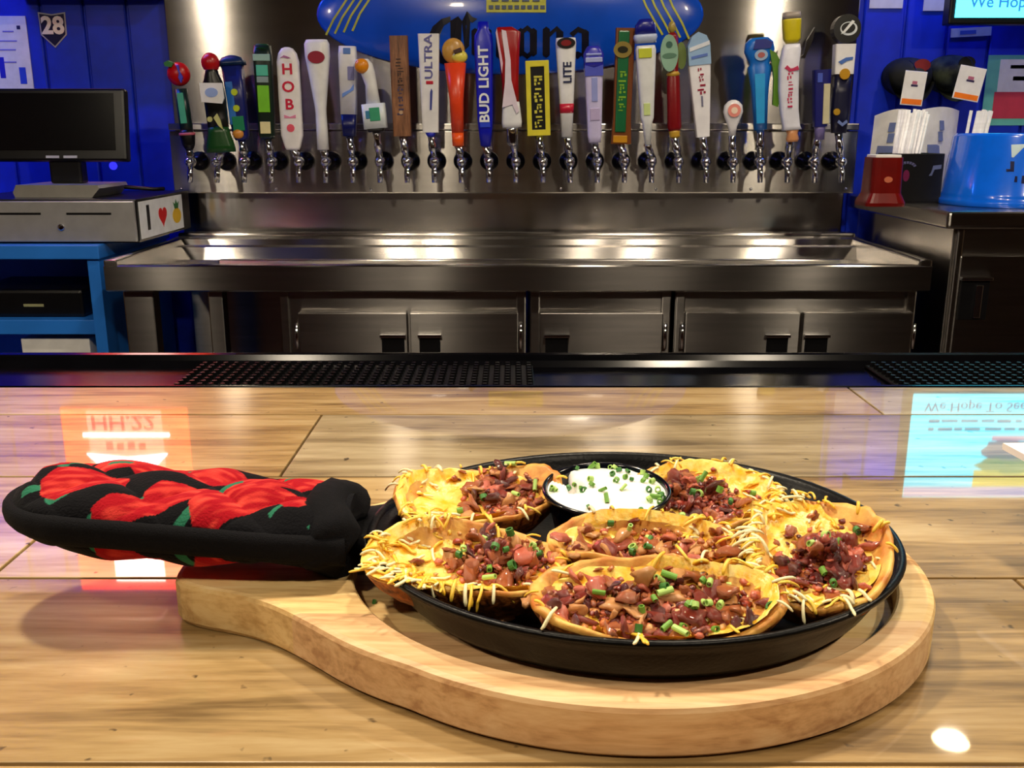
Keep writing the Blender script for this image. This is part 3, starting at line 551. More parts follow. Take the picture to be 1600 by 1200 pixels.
def sp(px, py): q = onY(px, py, SY-.02); return q.x-c.x, q.z-c.z
def flat(name, pts, m, th=.0016):
    bm = bmesh.new(); P = [sp(*p) for p in pts]
    a = [bm.verts.new((x, dome(x, z)-th, z)) for x, z in P]; b = [bm.verts.new((x, dome(x, z)+.004, z)) for x, z in P]; n = len(a)
    bm.faces.new(a); bm.faces.new(b[::-1])
    for i in range(n): bm.faces.new((a[(i+1) % n], a[i], b[i], b[(i+1) % n]))
    return mesh_obj(name, bm, m, t)
SN = mat('sign_navy', (4, 6, 28), .3)
def strip(name, pts, wpx, m):
    for (x0, y0), (x1, y1) in zip(pts, pts[1:]):
        dx, dy = x1-x0, y1-y0; l = math.hypot(dx, dy); nx, ny = -dy/l*wpx/2, dx/l*wpx/2
        flat(name, [(x0+nx, y0+ny), (x1+nx, y1+ny), (x1-nx, y1-ny), (x0-nx, y0-ny)], m)
def letter(polys):
    bm = bmesh.new()
    for pts in polys:
        P = [sp(*p) for p in pts]
        a = [bm.verts.new((x, dome(x, z)-.002, z)) for x, z in P]; b = [bm.verts.new((x, dome(x, z)+.004, z)) for x, z in P]; n = len(a)
        bm.faces.new(a); bm.faces.new(b[::-1])
        for i in range(n): bm.faces.new((a[(i+1) % n], a[i], b[i], b[(i+1) % n]))
    mesh_obj('letter', bm, SN, t)
def vbar(x0, x1, y0, y1): return [(x0, y0+4), ((x0+x1)/2, y0), (x1, y0+4), (x1, y1-4), ((x0+x1)/2, y1), (x0, y1-4)]
def lo(x): return [vbar(x, x+11, 44, 88), vbar(x+20, x+31, 44, 88), [(x+3, 50), (x+16, 40), (x+28, 50), (x+22, 53), (x+16, 48), (x+8, 54)], [(x+3, 82), (x+16, 92), (x+28, 82), (x+22, 79), (x+16, 84), (x+8, 78)]]
def lr(x): return [vbar(x, x+11, 42, 92), [(x+9, 50), (x+20, 42), (x+28, 48), (x+20, 58)]]
def ln(x): return [vbar(x, x+11, 42, 90), vbar(x+21, x+32, 46, 92), [(x+9, 52), (x+22, 41), (x+31, 50), (x+26, 54), (x+20, 49), (x+11, 58)]]
def la(x): return [vbar(x, x+10, 58, 90), vbar(x+20, x+31, 46, 92), [(x+1, 52), (x+14, 42), (x+30, 49), (x+24, 54), (x+14, 50), (x+6, 58)], [(x+3, 84), (x+14, 92), (x+22, 84), (x+14, 80)]]
letter([[(668, 60), (676, 42), (690, 30), (704, 26), (704, 34), (694, 40), (688, 54), (686, 74), (692, 88), (704, 96), (722, 92), (716, 102), (700, 104), (680, 94), (670, 78)],
        [(704, 33), (716, 26), (722, 33), (720, 80), (712, 90), (704, 84)], [(722, 34), (730, 18), (738, 27), (746, 30), (738, 36), (735, 34), (733, 72), (726, 78)]])
letter(lo(737)); letter(lr(775)); letter(lo(808)); letter(ln(848)); letter(la(889))
YS = mat('sign_yellow', (190, 190, 60), .35)
for k in range(4):
    strip('stripe', [(508+k*14, 54-k*2), (520+k*14, 30-k*3), (540+k*14, 0-k*3), (556+k*14, -22)], 3.2, YS)
    strip('stripe', [(1078-k*14, 60-k*2), (1066-k*14, 34), (1052-k*14, 10), (1042-k*14, -14)], 3.2, YS)
flat('plaque', [(760, -10), (853, -10), (853, 20), (760, 20)], YS)
for k in range(9): flat('plaque_mark', [(764+k*10, 9), (771+k*10, 9), (771+k*10, 15), (764+k*10, 15)], mat('plaque_ink', (60, 80, 110), .4), .003)
for k in range(5): flat('plaque_mark', [(768+k*16, -6), (779+k*16, -6), (779+k*16, 3), (768+k*16, 3)], MC['plaque_ink'], .003)
# ---------------------------------------------------------------- menu screen on the right (lit)
VY = 2.60; vx0, vx1, vz0, vz1 = 1.128, 1.70, .497, .805
t = thing('menu_screen', 'lit pale cyan menu screen hanging high on the blue wall', 'screen', ((vx0+vx1)/2, VY, vz0))
def vp(name, *A, **k): return rel(nbox(name, *A, **k), t)
vp('case', vx0-.014, vx1+.014, VY+.003, VY+.045, vz0-.016, vz1+.014, m=BLACKP, bev=.004)
vp('wall_bracket', vx0+.2, vx1-.2, VY+.045, WALL_Y, vz0+.1, vz1-.1, m=BLACKP, bev=.003)
vp('screen_panel', vx0, vx1, VY-.001, VY+.004, vz0, vz1, m=glow('screen_cyan', (66, 214, 236), 3.8))
INK = glow('screen_ink', (30, 110, 185), 1.2)
W = vx1-vx0
def vt(body, size, x, z, xs=1): text(body, size, INK, t, (x-(vx0+vx1)/2, -.0022, z-vz0), ext=.0004, xs=xs, bold=.0004)
vt('We Hope To See You', .040, vx0+.215, vz0+.036, 1.0)
rl = random.Random(9)
for zz in (.074, .098):                        # two lines of writing too small to read
    bm = bmesh.new(); x = .05
    while x < .40:
        ww = rl.uniform(.012, .05); box(bm, x-W/2, x+ww-W/2, -.0022, -.001, zz, zz+rl.uniform(.007, .011)); x += ww+rl.uniform(.005, .016)
    mesh_obj('small_print', bm, INK, t)
def vpoly(name, pts, col, s):
    bm = bmesh.new(); prism(bm, [(x-W/2, z) for x, z in pts], -.0022, -.001); mesh_obj(name, bm, glow('scr_%d_%d_%d' % col, col, s), t)
rr = random.Random(4)
def blob(cx, cz, rx, rz): return [(cx+rx*math.cos(i*PI/9)*(1+.18*rr.uniform(-1, 1)), cz+rz*math.sin(i*PI/9)*(1+.18*rr.uniform(-1, 1))) for i in range(18)]
vpoly('picture', blob(.285, .165, .070, .035), (120, 150, 190), 1.3); vpoly('picture', [(.235, .122), (.33, .122), (.33, .136), (.235, .136)], (210, 170, 220), 1.6)
vpoly('picture', blob(.285, .21, .080, .03), (70, 190, 130), 1.3); vpoly('picture', [(.195, .225), (.375, .225), (.375, .275), (.195, .275)], (240, 240, 110), 1.9)
vpoly('picture', [(0, .276), (.40, .276), (.40, .305), (0, .305)], (190, 200, 255), 2.0)

# lit red price board on the left, above the till
sx0, sx1 = -1.325, -.955
t = thing('price_board_offscreen', 'glowing red and orange price board high on the blue wall', 'sign', ((sx0+sx1)/2, 2.74, .60))
def rp(name, *A, **k): return rel(nbox(name, *A, **k), t)
rp('case', sx0-.006, sx1+.006, 2.712, WALL_Y, .596, 1.186, m=BLACKP, bev=.004)
rp('panel', sx0, sx1, 2.705, 2.713, .60, 1.18, m=glow('board_orange', (255, 62, 4), 6.5))
SYB = 2.703
def rq(name, x0, x1, z0, z1, col, s, y=SYB): return rp(name, x0, x1, y, y+.003, z0, z1, m=glow('brd_%d_%d_%d' % col, col, s))
rq('lit_field', sx0+.075, sx1-.075, .605, .80, (255, 90, 70), 9)
rq('light_bar', sx0+.06, sx1-.055, .674, .684, (255, 225, 225), 12, SYB-.003)
text('HH.22', .062, glow('board_ink', (220, 0, 25), 2.5), t, (-.004, SYB-2.74-.002, .04), ext=.0005, xs=1.15, bold=.001)
for k in range(4):
    bm = bmesh.new(); box(bm, -.06+.032*k, -.04+.032*k, SYB-2.742, SYB-2.739, .10+.004*(k % 2), .125, .003); mesh_obj('worn_figure', bm, MC['board_ink'], t)
bm = bmesh.new(); prism(bm, [(-.12, .137), (0, .150), (.12, .137), (.075, .182), (.12, .232), (0, .218), (-.12, .232), (-.075, .182)], SYB-2.74-.003, SYB-2.74)
mesh_obj('bow_tie_emblem', bm, glow('board_white', (255, 235, 245), 14), t)
rq('lit_field', sx0+.11, sx1-.11, .985, 1.15, (255, 190, 175), 16)
t.location.z -= .030

# ---------------------------------------------------------------- wall papers, caps, poster
def sheet(name, label, cat, x0, y0, x1, y1, col, Y=WALL_Y-.0025, lines=(), rough=.6, tilt=0):
    a = onY(x0, y0, Y); b = onY(x1, y1, Y); cx, cz = (a.x+b.x)/2, (a.z+b.z)/2; hw, hh = (b.x-a.x)/2, (a.z-b.z)/2
    t = thing(name, label, cat, (cx, Y, cz), (0, tilt, 0))
    bm = bmesh.new(); box(bm, -hw, hw, -.0008, .002, -hh, hh); mesh_obj('sheet', bm, paint(col, rough), t)
    for nm, u0, v0, u1, v1, lc in lines:
        bm = bmesh.new(); box(bm, -hw+2*hw*u0, -hw+2*hw*u1, -.0014, -.0004, hh-2*hh*v1, hh-2*hh*v0); mesh_obj(nm, bm, paint(lc, rough), t)
    return t
sheet('notice_sheet', 'white notice with small blue figures pinned above the till', 'poster', -30, 25, 53, 139, (236, 236, 236), lines=[('print', .45, .2, .7, .22, (120, 120, 215)), ('print', .35, .33, .75, .35, (130, 130, 220)), ('print', .3, .45, .7, .47, (130, 130, 220)), ('print', .4, .62, .68, .64, (120, 120, 215)), ('figure', .72, .7, .87, .93, (30, 70, 220)), ('figure', .28, .56, .4, .85, (20, 30, 200)), ('pin', .78, .13, .86, .18, (10, 10, 90))])
a = onY(84, 46, WALL_Y); s = .00178
t = thing('shield_badge', 'small dark shield shaped badge numbered 28 on the blue wall', 'badge', (a.x, WALL_Y-.003, a.z))
def shp(name, f, y0, y1, m):
    bm = bmesh.new(); prism(bm, [(x*s*f, z*s*f) for x, z in [(-21, 25), (0, 22), (21, 25), (20, -8), (0, -27), (-20, -8)]], y0, y1); mesh_obj(name, bm, m, t)
shp('shield_border', 1, 0, .002, paint((170, 174, 190))); shp('shield_face', .9, -.001, .0015, paint((8, 8, 70)))
text('28', .062, paint((240, 240, 240), .5), t, (0, -.0016, .008), ext=.0006, bold=.0022, name='number')
sheet('paper_note', 'pale paper note at the top of the wall beside the steel sheet', 'paper', 1362, -30, 1410, 13, (232, 232, 232))
sheet('paper_note', 'narrow grey-blue paper strip hanging left of the menu screen', 'paper', 1447, -30, 1478, 17, (222, 222, 222))
sheet('paper_label', 'small white label strip stuck below the menu screen', 'label', 1487, 43, 1548, 57, (236, 236, 236), lines=[('print', .22, .3, .62, .75, (90, 120, 210))], tilt=-.05)
sheet('framed_notice', 'green bordered notice with red block on the wall behind the bucket', 'poster', 1545, 86, 1650, 196, (110, 200, 180), lines=[('paper', .16, .06, .95, .52, (236, 236, 236)), ('print', .3, .14, .7, .19, (110, 130, 200)), ('print', .35, .3, .8, .36, (110, 130, 200)), ('red_block', .13, .52, .95, .9, (205, 60, 80))])
def capwall(label, px, py, col, col2, front):
    p = onY(px, py, WALL_Y-.07)
    t = thing('baseball_cap', label, 'cap', (p.x, WALL_Y-.001, p.z-.03), group='caps hung on the blue wall')
    m = mat('cap_'+label[:8], col, .8, var=.2, scale=26, col2=col2)
    bm = bmesh.new(); prof = [(.064, 0), (.063, .02), (.058, .05), (.044, .078), (.022, .094), (.002, .099)]
    lathe(bm, prof, 28, Matrix.Rotation(PI/2, 4, 'X') @ Matrix.Diagonal((1, .8, 1, 1)))
    mesh_obj('crown', bm, m, t, True, loc=(0, -.004, .02))
    bm = bmesh.new(); n = 14
    A = [(.062*math.cos(PI+PI*i/n), -.03-.0*i, .050*math.sin(PI+PI*i/n)+.02) for i in range(n+1)]
    B = [(.064*math.cos(PI+PI*i/n), -.055-.03*math.sin(PI*i/n), .085*math.sin(PI+PI*i/n)+.03) for i in range(n+1)]
    for off in (0, .004):
        va = [bm.verts.new((x, y+off, z)) for x, y, z in A]; vb = [bm.verts.new((x, y+off, z)) for x, y, z in B]
        for i in range(n): bm.faces.new((va[i], va[i+1], vb[i+1], vb[i]))
    mesh_obj('brim', bm, m, t, True)
    bm = bmesh.new(); bmesh.ops.create_uvsphere(bm, u_segments=10, v_segments=6, radius=.007); mesh_obj('button', bm, m, t, True, loc=(0, -.104, .02))
    bm = bmesh.new(); prism(bm, [(.022*math.cos(i*PI/8), .016*math.sin(i*PI/8)) for i in range(16)], -.004, .0); mesh_obj('patch', bm, paint(front, .6), t, loc=(.01, -.094, .045))
capwall('dark olive cap hung on the wall nearer the tap wall', 1428, 112, (8, 14, 14), (34, 36, 24), (130, 24, 30))
capwall('green camouflage cap hung on the wall nearer the framed notice', 1497, 108, (8, 16, 12), (70, 78, 54), (10, 12, 14))
def tagcard(label, px0, py0, px1, py1, lean):
    Y = WALL_Y-.16; a = onY(px0, py0, Y); b = onY(px1, py1, Y); hw, hh = (b.x-a.x)/2*.82, (a.z-b.z)/2
    t = thing('price_tag', label, 'price tag', ((a.x+b.x)/2, Y, (a.z+b.z)/2), (0, lean, 0), group='white tags on the caps')
    bm = bmesh.new(); box(bm, -hw, hw, -.001, .001, -hh, hh, .0008, 1); mesh_obj('card', bm, paint((240, 240, 240), .5), t)
    bm = bmesh.new(); box(bm, -hw*.9, hw*.9, -.0016, -.0008, -hh*.93, -hh*.62); mesh_obj('orange_band', bm, paint((255, 128, 24), .45), t)
    bm = bmesh.new(); box(bm, -hw*.3, hw*.3, -.0016, -.0008, hh*.1, hh*.22); mesh_obj('print', bm, paint((60, 50, 90)), t)
    bm = bmesh.new(); box(bm, -hw*.22, hw*.22, -.0016, -.0008, hh*.24, hh*.42); mesh_obj('print', bm, paint((190, 110, 140)), t)
    bm = bmesh.new(); tube(bm, [(0, 0, hh), (0, .03, hh+.02), (0, .06, hh+.03)], .0012, 6); mesh_obj('string', bm, BLACKP, t)
tagcard('white hang tag with orange band on the dark olive cap', 1409, 111, 1446, 165, .08)
tagcard('white hang tag with orange band on the camouflage cap', 1492, 104, 1537, 157, .17)

# ---------------------------------------------------------------- things on the side counter
def on_counter(px, Y): return onY(px, 300, Y).x
# blue bucket
BY = 2.36; xl_top = onY(1499, 210, BY).x; xl_bot = onY(1472, 322, BY).x; zt = onY(1520, 208, BY-.1).z; Rb = .165; cx = xl_bot+Rb
t = thing('ice_bucket', 'shiny blue plastic bucket standing upside down with white and navy logo', 'bucket', (cx, BY, RZ))
rt = Rb-(xl_top-xl_bot); hgt = zt-RZ
bm = bmesh.new(); lathe(bm, [(Rb-.004, 0), (Rb, .002), (Rb, .014), (Rb-.004, .018), (Rb-.003, .024), (Rb-.006, .03), (rt+.002, hgt-.008), (rt-.004, hgt), (rt-.02, hgt), (rt-.025, hgt-.012), (.01, hgt-.012)], 48)
mesh_obj('body', bm, mat('blue_bucket', (10, 104, 240), .18, var=.05, coat=.6), t, True)
def wrap(px, py): 
    q = onY(px, py, BY-.13); z = q.z-RZ; r = Rb-.006+(rt-Rb+.008)*(z-.03)/(hgt-.038)+.0006
    x = max(-r*.99, min(r*.99, q.x-cx)); return Vector((x, -math.sqrt(max(0, r*r-x*x)), z))
def decal(name, pts, m):
    bm = bmesh.new(); a = [bm.verts.new(wrap(*p)) for p in pts]; b = [bm.verts.new(wrap(*p)*.992+Vector((0, 0, wrap(*p).z*.008))) for p in pts]; n = len(a)
    bm.faces.new(a); bm.faces.new(b[::-1])
    for i in range(n): bm.faces.new((a[i], a[(i+1) % n], b[(i+1) % n], b[i]))
    mesh_obj(name, bm, m, t)
WD = paint((215, 240, 250), .3); ND = paint((8, 14, 70), .3)
decal('logo_block', [(1582, 226), (1600, 225), (1618, 225), (1618, 246), (1600, 246), (1581, 246)], WD)
decal('letter', [(1579, 252), (1584, 252), (1582, 268), (1573, 268), (1573, 264), (1578, 264)], ND); decal('letter', [(1597, 251), (1602, 251), (1602, 260), (1610, 260), (1610, 251), (1615, 251), (1614, 268), (1609, 268), (1609, 263), (1602, 263), (1601, 269), (1596, 269)], ND)
decal('letter', [(1583, 275), (1586, 275), (1585, 284), (1581, 284)], ND); decal('letter', [(1592, 274), (1606, 274), (1606, 286), (1590, 286)], ND)
# black caddy with straws
CYc = 2.45; x0 = onY(1396, 290, CYc-.06).x; x1 = onY(1474, 290, CYc-.06).x-.004; cz = onY(1420, 240, CYc-.06).z-RZ
t = thing('straw_caddy', 'black square bar caddy with faint lettering beside the blue bucket', 'caddy', ((x0+x1)/2, CYc, RZ))
hw = (x1-x0)/2
for nm, A in (('side', (-hw, hw, -.06, -.056)), ('side', (-hw, hw, .056, .06)), ('side', (-hw, -hw+.004, -.056, .056)), ('side', (hw-.004, hw, -.056, .056)), ('divider', (-.002, .002, -.056, .056))):
    bm = bmesh.new(); box(bm, A[0], A[1], A[2], A[3], .004, cz, .001, 1); mesh_obj(nm, bm, BLACKP, t)
bm = bmesh.new(); box(bm, -hw, hw, -.06, .06, 0, .004); mesh_obj('bottom', bm, BLACKP, t)
bm = bmesh.new()
for k in range(7):
    u0, u1 = PI*(.15+.1*k), PI*(.15+.1*k+.075); C0 = -hw*.52
    prism(bm, [(C0+.026*math.cos(u0), cz*.68+.02*math.sin(u0)), (C0+.019*math.cos(u0), cz*.68+.014*math.sin(u0)), (C0+.019*math.cos(u1), cz*.68+.014*math.sin(u1)), (C0+.026*math.cos(u1), cz*.68+.02*math.sin(u1))], -.0608, -.0598)
mesh_obj('arched_lettering', bm, paint((90, 90, 130)), t)
bm = bmesh.new(); prism(bm, [(-hw*.52+.008*math.cos(i*PI/6), cz*.56+.014*math.sin(i*PI/6)) for i in range(12)], -.0608, -.0598); mesh_obj('emblem', bm, paint((110, 20, 70)), t)
bm = bmesh.new(); prism(bm, [(hw*.42, cz*.56), (hw*.5, cz*.62), (hw*.56, cz*.76), (hw*.9, cz*.78), (hw*.9, cz*.7), (hw*.62, cz*.68), (hw*.54, cz*.56)], -.0608, -.0598); mesh_obj('script', bm, paint((90, 100, 140)), t)
# straws: each one
def straw_bundle(label, cx, cy, n, h, lean, rad, grp, seed):
    rs = random.Random(seed); bm = bmesh.new(); lathe(bm, [(.0042, 0), (.0042, 1)], 8); me = bm_mesh(bm, paint((238, 238, 245), .3), 'straw')
    for k in range(n):
        aa = rs.uniform(0, 2*PI); r = rad*math.sqrt(rs.random()); o = bpy.data.objects.new('drinking_straw', me)
        o.location = (cx+r*math.cos(aa), cy+r*math.sin(aa)*.8, RZ+.006); L = h*rs.uniform(.97, 1.03); o.scale = (1, 1, L)
        o.rotation_euler = (rs.uniform(-.03, .03), lean+.9*(r*math.cos(aa))+rs.uniform(-.02, .02), 0); link(o); tag(o, label, 'straw', grp)
sh_ = onY(1430, 178, CYc).z-RZ
straw_bundle('white drinking straw standing in the black caddy', (x0+x1)/2-hw*.45, CYc-.01, 30, sh_, .10, .030, 'straws in the black caddy', 1)
straw_bundle('white drinking straw standing behind the blue bucket', onY(1512, 250, 2.58).x, 2.585, 16, onY(1515, 176, 2.58).z-RZ, .10, .022, 'straws behind the bucket', 2)
# holder for the second bundle of straws
bm = bmesh.new(); lathe(bm, [(.036, 0), (.034, .002), (.040, .10), (.037, .10), (.031, .005), (.002, .004)], 24)
tag(mesh_obj('straw_cup', bm, paint((60, 60, 70), .3), None, True, (onY(1512, 250, 2.58).x, 2.585, RZ)), 'dark round cup holding straws behind the blue bucket', 'cup')
# folded white menus
pts = [(1364, 243, 178), (1400, 243, 171), (1440, 240, 169), (1478, 240, 171), (1500, 240, 170)]
def leaf_sheet(label, xa, xb, ya, yb, ztop_a, ztop_b):
    t = thing('folded_menu', label, 'menu', ((xa+xb)/2, (ya+yb)/2, RZ), group='white menus on the side counter')
    c = Vector(t.location); bm = bmesh.new(); n = 8; F = []; Bk = []
    for i in range(n+1):
        u = i/n; x = xa+(xb-xa)*u; y = ya+(yb-ya)*u-.012*math.sin(PI*u); h = ztop_a+(ztop_b-ztop_a)*u+.008*math.sin(PI*u)
        F.append((x-c.x, y-c.y, h-c.z))
    for off in (0, .002):
        lo_ = [bm.verts.new((x-.018, y+off-.01, .001)) for x, y, z in F]; hi_ = [bm.verts.new((x, y+off+.02, z)) for x, y, z in F]
        for i in range(n): bm.faces.new((lo_[i], lo_[i+1], hi_[i+1], hi_[i]))
    mesh_obj('page', bm, paint((236, 236, 234), .6), t, True)
    for (u, v, w_, h_) in ((.62, .80, .08, .05), (.62, .68, .08, .05), (.4, .5, .22, .09)):
        x, y, z = F[int(u*n)]; bm = bmesh.new(); box(bm, -.03*w_*4, .03*w_*4, -.0012, 0, -.06*h_*4, .06*h_*4); o = mesh_obj('print', bm, paint((110, 125, 175)), t, loc=(x-.018*(1-v), y-.01+.03*v-.002, z*v)); o.rotation_euler = (-.17, 0, math.atan2(yb-ya, xb-xa))
za = onY(1368, 180, 2.62).z; zb_ = onY(1420, 171, 2.58).z; zc = onY(1500, 172, 2.6).z
leaf_sheet('white printed menu propped open behind the red box', onY(1368, 240, 2.66).x, onY(1424, 240, 2.56).x, 2.67, 2.58, za, zb_)
leaf_sheet('white printed menu propped open between the caddy and bucket', onY(1440, 240, 2.56).x, onY(1502, 240, 2.64).x, 2.56, 2.66, zb_, zc)
# red box
t = thing('red_caddy', 'red plastic napkin holder at the inner corner of the side counter', 'napkin holder', (onY(1376, 300, 2.33).x, 2.33, RZ))
zr = onY(1380, 246, 2.30).z-RZ; wr = onY(1400, 280, 2.30).x-onY(1352, 280, 2.30).x
bm = bmesh.new(); loft(bm, [sup(wr*.66, .05, 0, 24, 6), sup(wr*.66, .05, .008, 24, 6), sup(wr*.52, .042, .03, 24, 6), sup(wr*.5, .038, zr, 24, 6)])
RED = mat('red_plastic', (104, 8, 5), .25, var=.1, coat=.4); mesh_obj('body', bm, RED, t)
bm = bmesh.new(); box(bm, -wr*.42, wr*.42, -.03, .03, zr-.004, zr+.006, .002); mesh_obj('napkins', bm, paint((238, 238, 236), .7), t)
bm = bmesh.new(); prism(bm, [(.010*math.cos(i*PI/6), zr*.55+.007*math.sin(i*PI/6)) for i in range(12)], -.0415, -.038); mesh_obj('emblem', bm, paint((200, 110, 80)), t)

# ================================================================ LAMPS (ceiling fixtures; each holds its own light)
WARM = (1., .86, .67)
def lamp_light(nm, t, size, power, z, shape='DISK', size_y=None, col=WARM, loc=None, rot=None):
    ld = bpy.data.lights.new(nm+'_light_offscreen', 'AREA'); ld.shape = shape; ld.size = size; ld.energy = power; ld.color = col
    if size_y: ld.size_y = size_y
    o = bpy.data.objects.new(nm+'_light_offscreen', ld); o.location = loc or (0, 0, z)
    if rot: o.rotation_euler = rot
    link(o, t)
def downlight(nm, label, x, y, power, r=.075, z=CEIL):
    t = thing(nm+'_offscreen', label, 'ceiling light', (x, y, z), group='round ceiling downlights')
    bm = bmesh.new(); lathe(bm, [(r*1.25, 0), (r*1.25, -.008), (r*1.02, -.02), (r, -.012), (r, 0)], 28, cap=False); mesh_obj('trim_ring', bm, paint((200, 196, 190), .4), t, True)
    bm = bmesh.new(); lathe(bm, [(.002, -.006), (r, -.006), (r, -.003)], 28); mesh_obj(nm+'_lens_offscreen', bm, glow('lamp_lens', (255, 224, 170), 25), t)
    lamp_light(nm, t, r*2, power, -.022)
def pendant(nm, label, x, y, z, power, r=.05):
    t = thing(nm+'_offscreen', label, 'pendant lamp', (x, y, z), group='pendant lamps over the bar')
    bm = bmesh.new(); lathe(bm, [(r*1.5, .0), (r*1.55, .003), (r*1.2, .045), (r*.5, .085), (.010, .10)], 28, cap=False); mesh_obj('shade', bm, BLACKP, t, True)
    bm = bmesh.new(); bmesh.ops.create_uvsphere(bm, u_segments=20, v_segments=12, radius=r*.8); mesh_obj(nm+'_bulb_offscreen', bm, glow('bulb_warm', (255, 236, 190), 55), t, True, loc=(0, 0, -.004))
    bm = bmesh.new(); lathe(bm, [(.003, .1), (.003, CEIL-z)], 8); mesh_obj('cord', bm, BLACKP, t)
    lamp_light(nm, t, r*1.6, power, -.048)
# the warm streaks in the steel come from these three
pendant('pendant_by_till', 'pendant lamp over the bar end by the till', -1.47, .55, .98, 8)
pendant('pendant_mid_bar', 'pendant lamp over the middle of the bar', -.36, .62, 1.02, 6)
pendant('pendant_by_screen', 'pendant lamp over the bar near the menu screen', 1.25, .58, .98, 8)
# the forward shadow of the skillet, and the lit front of the board
downlight('downlight_over_board', 'round warm downlight above the back of the serving board', .45, 1.15, 14)
downlight('downlight_guest_till_side', 'round warm downlight behind the guest side towards the till', -.75, -.75, 11)
downlight('downlight_guest_counter_side', 'round warm downlight behind the guest side towards the side counter', .85, -.75, 11)
# blue wash on the painted walls, under the added light blockers, behind an added lip
def ledbar(nm, label, x0, x1, y, z, power):
    t = thing(nm+'_offscreen', label, 'light strip', ((x0+x1)/2, y, z), group='blue LED strips under the bulkhead'); h = (x1-x0)/2
    bm = bmesh.new(); box(bm, -h, h, -.02, .02, -.012, 0, .002); mesh_obj('housing', bm, BLACKP, t)
    bm = bmesh.new(); box(bm, -h+.01, h-.01, -.012, .016, -.015, -.012); mesh_obj(nm+'_diffuser_offscreen', bm, glow('led_blue', (30, 70, 255), 4), t)
    bm = bmesh.new(); box(bm, -h, h, -.034, -.024, -.085, 0, .001); mesh_obj('lip', bm, BLACKP, t)  # lip and end pieces added to keep the strip's glow off the bar top
    for sx in (-1, 1):
        bm = bmesh.new(); box(bm, sx*h-.003, sx*h+.003, -.034, .03, -.085, 0); mesh_obj('end_shield', bm, BLACKP, t)
    lamp_light(nm, t, x1-x0, power, 0, 'RECTANGLE', .02, (.03, .14, 1), (0, 0, -.018), (math.radians(14), 0, 0))
ledbar('led_strip_till_wall', 'blue LED strip over the painted wall above the till', -1.95, -1.0, 2.50, 1.2095, 7)
ledbar('led_strip_screen_wall', 'blue LED strip over the painted wall above the side counter', 1.0, 2.0, 2.70, .8615, 2.6)
# the bright spot mirrored in the bar top
nm = 'pendant_by_baffle'
t = thing(nm+'_offscreen', 'small warm pendant lamp hanging in front of the dark bulkhead', 'pendant lamp', (1.15, 2.2, 1.33))
bm = bmesh.new(); lathe(bm, [(.052, 0), (.054, .004), (.046, .03), (.02, .06), (.008, .07)], 24); mesh_obj('shade', bm, BLACKP, t, True)
bm = bmesh.new(); lathe(bm, [(.002, -.004), (.034, -.004), (.046, 0)], 24); mesh_obj(nm+'_lens_offscreen', bm, MC['lamp_lens'], t)
bm = bmesh.new(); lathe(bm, [(.003, .07), (.003, CEIL-1.33)], 8); mesh_obj('cord', bm, BLACKP, t)
lamp_light(nm, t, .066, 3, -.006)
# ================================================================ SERVING BOARD, SKILLET, FOOD
BC = Vector((.0535, .408)); BT = .0205; RECZ = .0125
pts = []
for i in range(0, 361, 4):
    th = math.radians(i); pts.append((.137*math.cos(th), .1195*math.sin(th)))
import bisect as _b
# polar outline: oval body with a neck to the left
neck = [(-.112, -.0775), (-.126, -.0655), (-.139, -.0545), (-.152, -.045), (-.166, -.0385), (-.180, -.034), (-.192, -.032), (-.1965, -.029), (-.1985, -.022), (-.199, 0), (-.1985, .022), (-.1965, .034), (-.190, .038), (-.166, .041), (-.152, .046), (-.139, .0535), (-.126, .064), (-.112, .0745)]
poly = []
for i in range(-129, 130, 3):
    th = math.radians(i); poly.append((.137*math.cos(th), .1195*math.sin(th)))
full = poly+neck[::-1]
ang = sorted([(math.atan2(y, x) % (2*PI), math.hypot(x, y)) for x, y in full])
A_ = [a for a, r in ang]; R_ = [r for a, r in ang]
def rad(th):
    th %= 2*PI; i = _b.bisect(A_, th); a0, r0 = (A_[i-1], R_[i-1]) if i > 0 else (A_[-1]-2*PI, R_[-1]); a1, r1 = (A_[i], R_[i]) if i < len(A_) else (A_[0]+2*PI, R_[0])
    return r0+(r1-r0)*(th-a0)/(a1-a0+1e-9)
NB = 260
def outl(off, z, smooth=True):
    out = []
    for i in range(NB):
        th = 2*PI*i/NB; r = sum(rad(th+d) for d in (-.036, -.024, -.012, 0, .012, .024, .036))/7-off
        out.append((r*math.cos(th), r*math.sin(th), z))
    return out
def ell(a, b, z, off=(0, 0)): return [(a*math.cos(2*PI*i/NB)+off[0], b*math.sin(2*PI*i/NB)+off[1], z) for i in range(NB)]
def board_bm():
    bm = bmesh.new()
    loft(bm, [outl(.006, 0), outl(.002, 0), outl(0, .002), outl(0, BT-.0025), outl(.0008, BT-.0008), outl(.003, BT), ell(.1225, .1065, BT), ell(.1215, .1055, BT-.0008), ell(.1205, .1045, RECZ), ell(.05, .05, RECZ)])
    bmesh.ops.recalc_face_normals(bm, faces=bm.faces[:])
    return bm
board = thing('serving_board', 'thick pale wooden oval serving board with a short neck', 'serving board', (BC.x-.0045, BC.y, .0003), (0, 0, math.radians(-1.5)))
WS = [wood('board_wood_%d' % k, *cs, sc=(5, 60, 60), rough=.5, rnd=.15, knots=False) for k, cs in enumerate([((190, 142, 96), (222, 178, 128), (236, 200, 152)), ((210, 166, 104), (238, 202, 138), (246, 218, 160)), ((170, 122, 62), (224, 178, 108), (240, 204, 138)), ((176, 126, 66), (220, 174, 106), (238, 200, 136))])]
cuts = [-.2, -.056, -.004, .05, .2]
